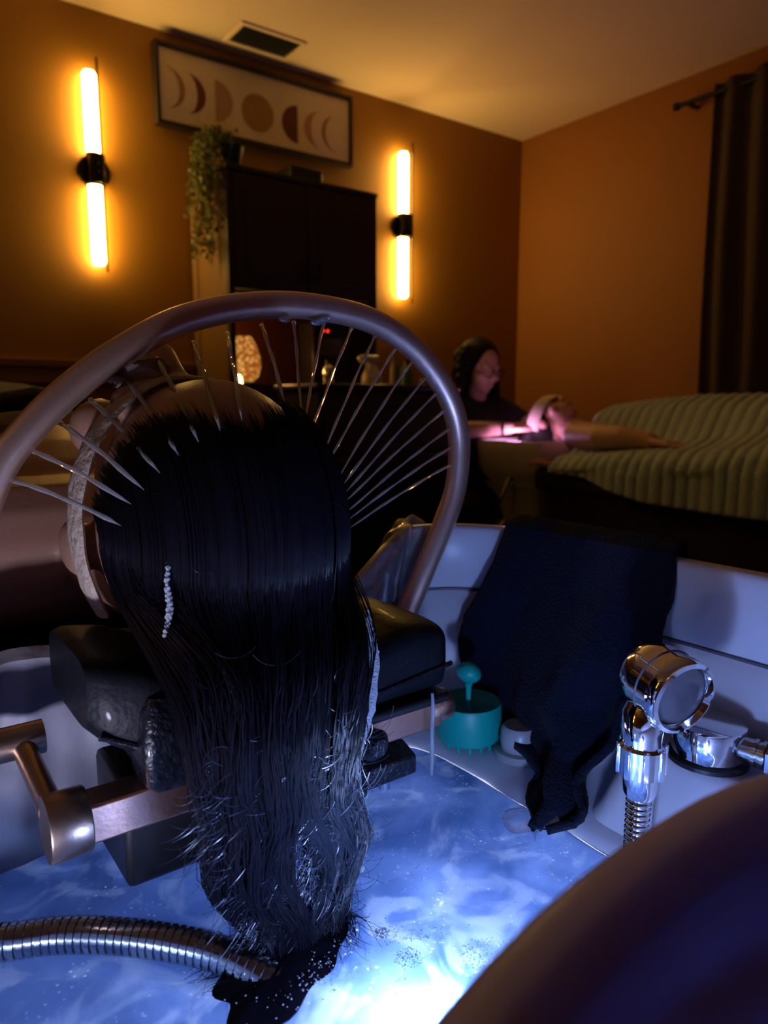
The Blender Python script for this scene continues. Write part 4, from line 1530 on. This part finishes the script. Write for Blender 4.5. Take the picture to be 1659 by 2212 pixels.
# drain fitting
t = Thing('drain_cup', 'round grey drain cup on the basin ledge beside the towel', 'drain', (.432, .392, .708))
t.part('ring', G().lathe([(.012, 0), (.021, 0), (.022, .002), (.020, .006), (.014, .007), (.012, .005)], (.430, .393, .7072), (0, 0, 1), 28), 'greyplastic')
t.part('cup', G().lathe([(0, 0), (.0145, 0), (.016, .008), (.0155, .019), (.013, .022), (0, .022)], (.430, .393, .712), (0, 0, 1), 28), 'greyplastic')

# navy towel over the far wall
ROWS = [(-.16, (.515, .452, .765), (.516, .300, .765)), (-.06, (.514, .454, .845), (.514, .301, .845)), (-.02, (.507, .455, .893), (.507, .300, .893)), (.0, (.494, .456, .896), (.494, .299, .896)), (.03, (.482, .458, .888), (.481, .297, .888)),
        (.10, (.474, .462, .853), (.474, .294, .858)), (.22, (.463, .484, .800), (.466, .291, .836)), (.29, (.458, .480, .778), (.462, .293, .820)), (.40, (.452, .464, .745), (.457, .298, .798)), (.5, (.446, .446, .728), (.449, .306, .770)), (.60, (.436, .410, .722), (.440, .308, .750)),
        (.70, (.424, .376, .719), (.427, .311, .733)), (.78, (.410, .354, .715), (.412, .307, .725)), (.86, (.398, .350, .709), (.400, .295, .716)), (.94, (.384, .339, .706), (.386, .294, .710)), (1.0, (.370, .318, .704), (.372, .303, .704))]


def towel(p, q):
    s_ = -.16 + 1.16 * p
    L = V(interp([(r[0], r[1]) for r in ROWS], s_))
    R_ = V(interp([(r[0], r[2]) for r in ROWS], s_))
    c = L.lerp(R_, q)
    am = (.002 + .0075 * sm(.02, .35, s_)) * (1 - .5 * sm(.8, 1., s_))
    fold = am * (math.sin(q * 9.5 + 1.2 + s_ * 2.2) + .55 * math.sin(q * 17 + s_ * 5) + .3 * math.sin(s_ * 13 + q * 4))
    lip_ = .003 * math.sin(s_ * 31 + (5 if q < .5 else 0)) * (1 - 2 * abs(q - .5)) * 0
    lift = .007 * sm(.05, .4, s_)
    return c + V(-(fold + lift) * .95, 0, (fold * .25 + .3 * lift)) + V(0, .003 * math.sin(s_ * 23) * (1 if q < .3 else -1), lip_)


tw = put('hand_towel', G().grid(towel, 110, 60), 'towel', base=(.44, .38, .70), solid=.006, label='dark navy towel slung over the basin wall, its corner in the water', cat='towel')
tx = bpy.data.textures.new('terry', 'CLOUDS')
tx.noise_scale = .004
dm = tw.modifiers.new('pile', 'DISPLACE')
dm.texture = tx
dm.strength = .0022
dm.mid_level = .5
put('foam_flap', G().grid(lambda p, q: (.354 + .020 * p + .004 * math.sin(q * 6), .306 + .030 * q + .004 * math.sin(p * 5), .7025 + .010 * p * (1 - .3 * q) + .002 * math.sin(q * 8)), 12, 12), 'film', base=(.36, .33, .70), solid=.0008,
    label='pale wet flap of film at the tip of the navy towel', cat='film')


# ribbed hose helper
def ribbed(path, r, pitch, n=16, depth=.10, prof=6, square=True):
    P = [V(p) for p in path]
    D = [0]
    for a, b in zip(P, P[1:]):
        D.append(D[-1] + (b - a).length)
    L = D[-1]
    cnt = int(L / pitch)
    out, rs = [], []
    shape = [(0., 1 - depth), (.14, 1 - depth), (.20, 1.0), (.80, 1.0), (.86, 1 - depth)] if square else [(k / prof, 1 - depth * (1 - math.sin(math.pi * k / prof)) ** 1.0) for k in range(prof)]
    for c in range(cnt):
        for f_, k in shape:
            s_ = (c + f_) * pitch
            i = max(j for j in range(len(D)) if D[j] <= s_)
            i = min(i, len(P) - 2)
            out.append(P[i].lerp(P[i + 1], (s_ - D[i]) / (D[i + 1] - D[i])))
            rs.append(r * k)
    return G().tube(out, rs, n)


# hand shower
t = Thing('hand_shower', 'round chrome hand shower standing up on its spring hose beside the deck', 'hand shower', (.388, .248, .70))
ax = V(-.24, -.95, -.16).normalized()
C0 = V(.4055, .2515, .8230)
t.part('head', G().lathe([(0, -.024), (.010, -.0235), (.0175, -.020), (.0222, -.013), (.0240, -.003), (.0240, .010), (.0246, .012), (.0246, .018), (.0236, .020), (.0205, .020)], C0, ax, 44, caps=False), 'chrome')
t.part('head_seam', G().tube([C0 + ax * .0035 + (V(0, 0, 1) - ax * ax.z).normalized() * .0241 * math.cos(a) + ax.cross(V(0, 0, 1)).normalized() * .0241 * math.sin(a) for a in np.linspace(0, 2 * math.pi, 49)[:-1]], .0005, 6, close=True), 'seal')
t.part('face_ring', G().lathe([(.0205, .017), (.0236, .0195), (.0240, .0215), (.0215, .0225), (.0200, .0185)], C0, ax, 44, caps=False), 'chrome')
t.part('face_plate', G().lathe([(.0202, .0175), (.012, .0190), (0, .0195)], C0, ax, 36), 'lens', label='smoky round face plate')
t.part('neck', G().loft([[c_ + V(r_ * math.cos(a), r_ * math.sin(a), 0) for a in np.linspace(0, 2 * math.pi, 29)[:-1]] for c_, r_ in
                         ((V(.4040, .2525, .828), .008), (V(.4000, .2545, .817), .0110), (V(.3945, .255, .806), .0135), (V(.3905, .253, .797), .0135), (V(.390, .2525, .790), .0125), (V(.390, .252, .784), .0125))]), 'chrome')
nutp = [V(.390, .252, z) for z in (.766, .786)]
t.part('nut', G().lathe([(.0125, 0), (.0145, .001), (.0145, .019), (.0125, .021)], (.390, .252, .765), (0, 0, 1), 32), 'chrome')
for k in range(8):
    a = 2 * math.pi * k / 8
    t.part('nut_grip', G().box((.390 + .0145 * math.cos(a), .252 + .0145 * math.sin(a), .7755), (.0030, .0042, .0205), rz=a), 'chrome', bevel=.0008)
t.part('collar', G().lathe([(0, 0), (.0085, 0), (.0105, .004), (.0110, .012), (.0110, .017), (0, .017)], (.3895, .2515, .749), (0, 0, 1), 28), 'chrome')
t.part('spring_hose', ribbed([(.3890, .251, .752), (.3880, .2505, .735), (.3870, .250, .715), (.3840, .249, .695), (.374, .246, .672), (.350, .24, .650)], .0086, .0036, 18, .20, 6, False), 'chrome')

# valve on the deck
VX, VY, VZ = .4560, .2440, .7585
t = Thing('deck_valve', 'low round chrome valve with side pipe on the basin deck', 'valve', (VX, VY, VZ))
t.part('gasket', G().lathe([(0, 0), (.0265, 0), (.0265, .003), (.025, .0035), (0, .0035)], (VX, VY, VZ), (0, 0, 1), 36), 'black')
t.part('body', G().lathe([(.0235, .0035), (.0240, .005), (.0240, .0245), (.0232, .0262), (.020, .0270), (0, .0275)], (VX, VY, VZ), (0, 0, 1), 40), 'chrome')
pd = V(.12, -.99, 0).normalized()
pc = V(VX, VY, VZ + .015)
t.part('stub', G().lathe([(.0085, .020), (.0085, .030), (.0095, .030), (.0095, .0325), (.0085, .0325), (.0085, .035), (.0095, .035), (.0095, .0375), (.0085, .0375), (.0085, .041), (0, .041)], pc, pd, 24, caps=False), 'hosemetal')
t.part('hex_nut', G().lathe([(.010, .038), (.0125, .0395), (.0125, .0535), (.010, .055)], pc, pd, 6), 'hosemetal', smooth=False)
t.part('side_pipe', G().tube([pc + pd * .05, pc + pd * .115], .0068, 16), 'hosemetal')

# ribbed metal hose lying on the water at the left
t = Thing('flexible_hose', 'ribbed metal hose floating on the water, ending under the wet hair', 'hose', (.10, .39, .70))
hp = catmull([(-.06, .450, .709), (-.01, .432, .7105), (.0330, .4125, .711), (.0435, .4060, .711), (.0685, .3940, .711), (.0945, .3740, .711), (.1195, .3500, .710), (.1375, .3305, .707), (.150, .315, .700), (.162, .30, .690)], 10)
t.part('hose', ribbed(hp, .0096, .0046, 20, .13), 'hosemetal')


# wet plastic liner over the left of the neck dip
def liner(p, q):
    x = -.070 + .245 * p
    z = interp([(0, .800), (.12, .828), (.2, .834), (.28, .828), (1, .694)], q)
    yy = interp([(0, .549), (.12, .546), (.2, .533), (.28, .521), (.6, .510), (1, .4985)], q)
    wr_ = .0022 * math.sin(p * 31 + q * 9) + .0016 * math.sin(p * 13 - q * 22) + .0012 * math.sin(p * 57 + 4 * q)
    z += .010 * sm(.35, 0, p) * (1 - q) if False else 0
    return (x, yy - .005 + wr_ - .003 * math.exp(-((p - .5) / .12) ** 2), z + (.0015 * math.sin(p * 23) if q < .3 else 0))


put('plastic_liner', G().grid(liner, 70, 40), 'liner', base=(.05, .52, .69), solid=.0008, label='wrinkled milky plastic sheet lining the left side of the neck dip', cat='plastic sheet')


def film(p, q):
    x = .318 + .112 * p
    rim = .829 + .056 * sm(.40, .90, p)
    z = rim + interp([(0, -.050), (.35, .004), (.5, .007), (.65, .002), (1, -.065)], q)
    yy = interp([(0, .552), (.35, .545), (.5, .533), (.65, .519), (1, .513)], q)
    return (x, yy + .0025 * math.sin(p * 21 + q * 12) - .002, z + .0025 * math.sin(p * 29 - q * 15) + .001 * math.sin(p * 61))


put('clear_film', G().grid(film, 50, 36), 'film', base=(.37, .53, .78), solid=.0006, label='clear wrinkled plastic film over the rim right of the head', cat='plastic film')
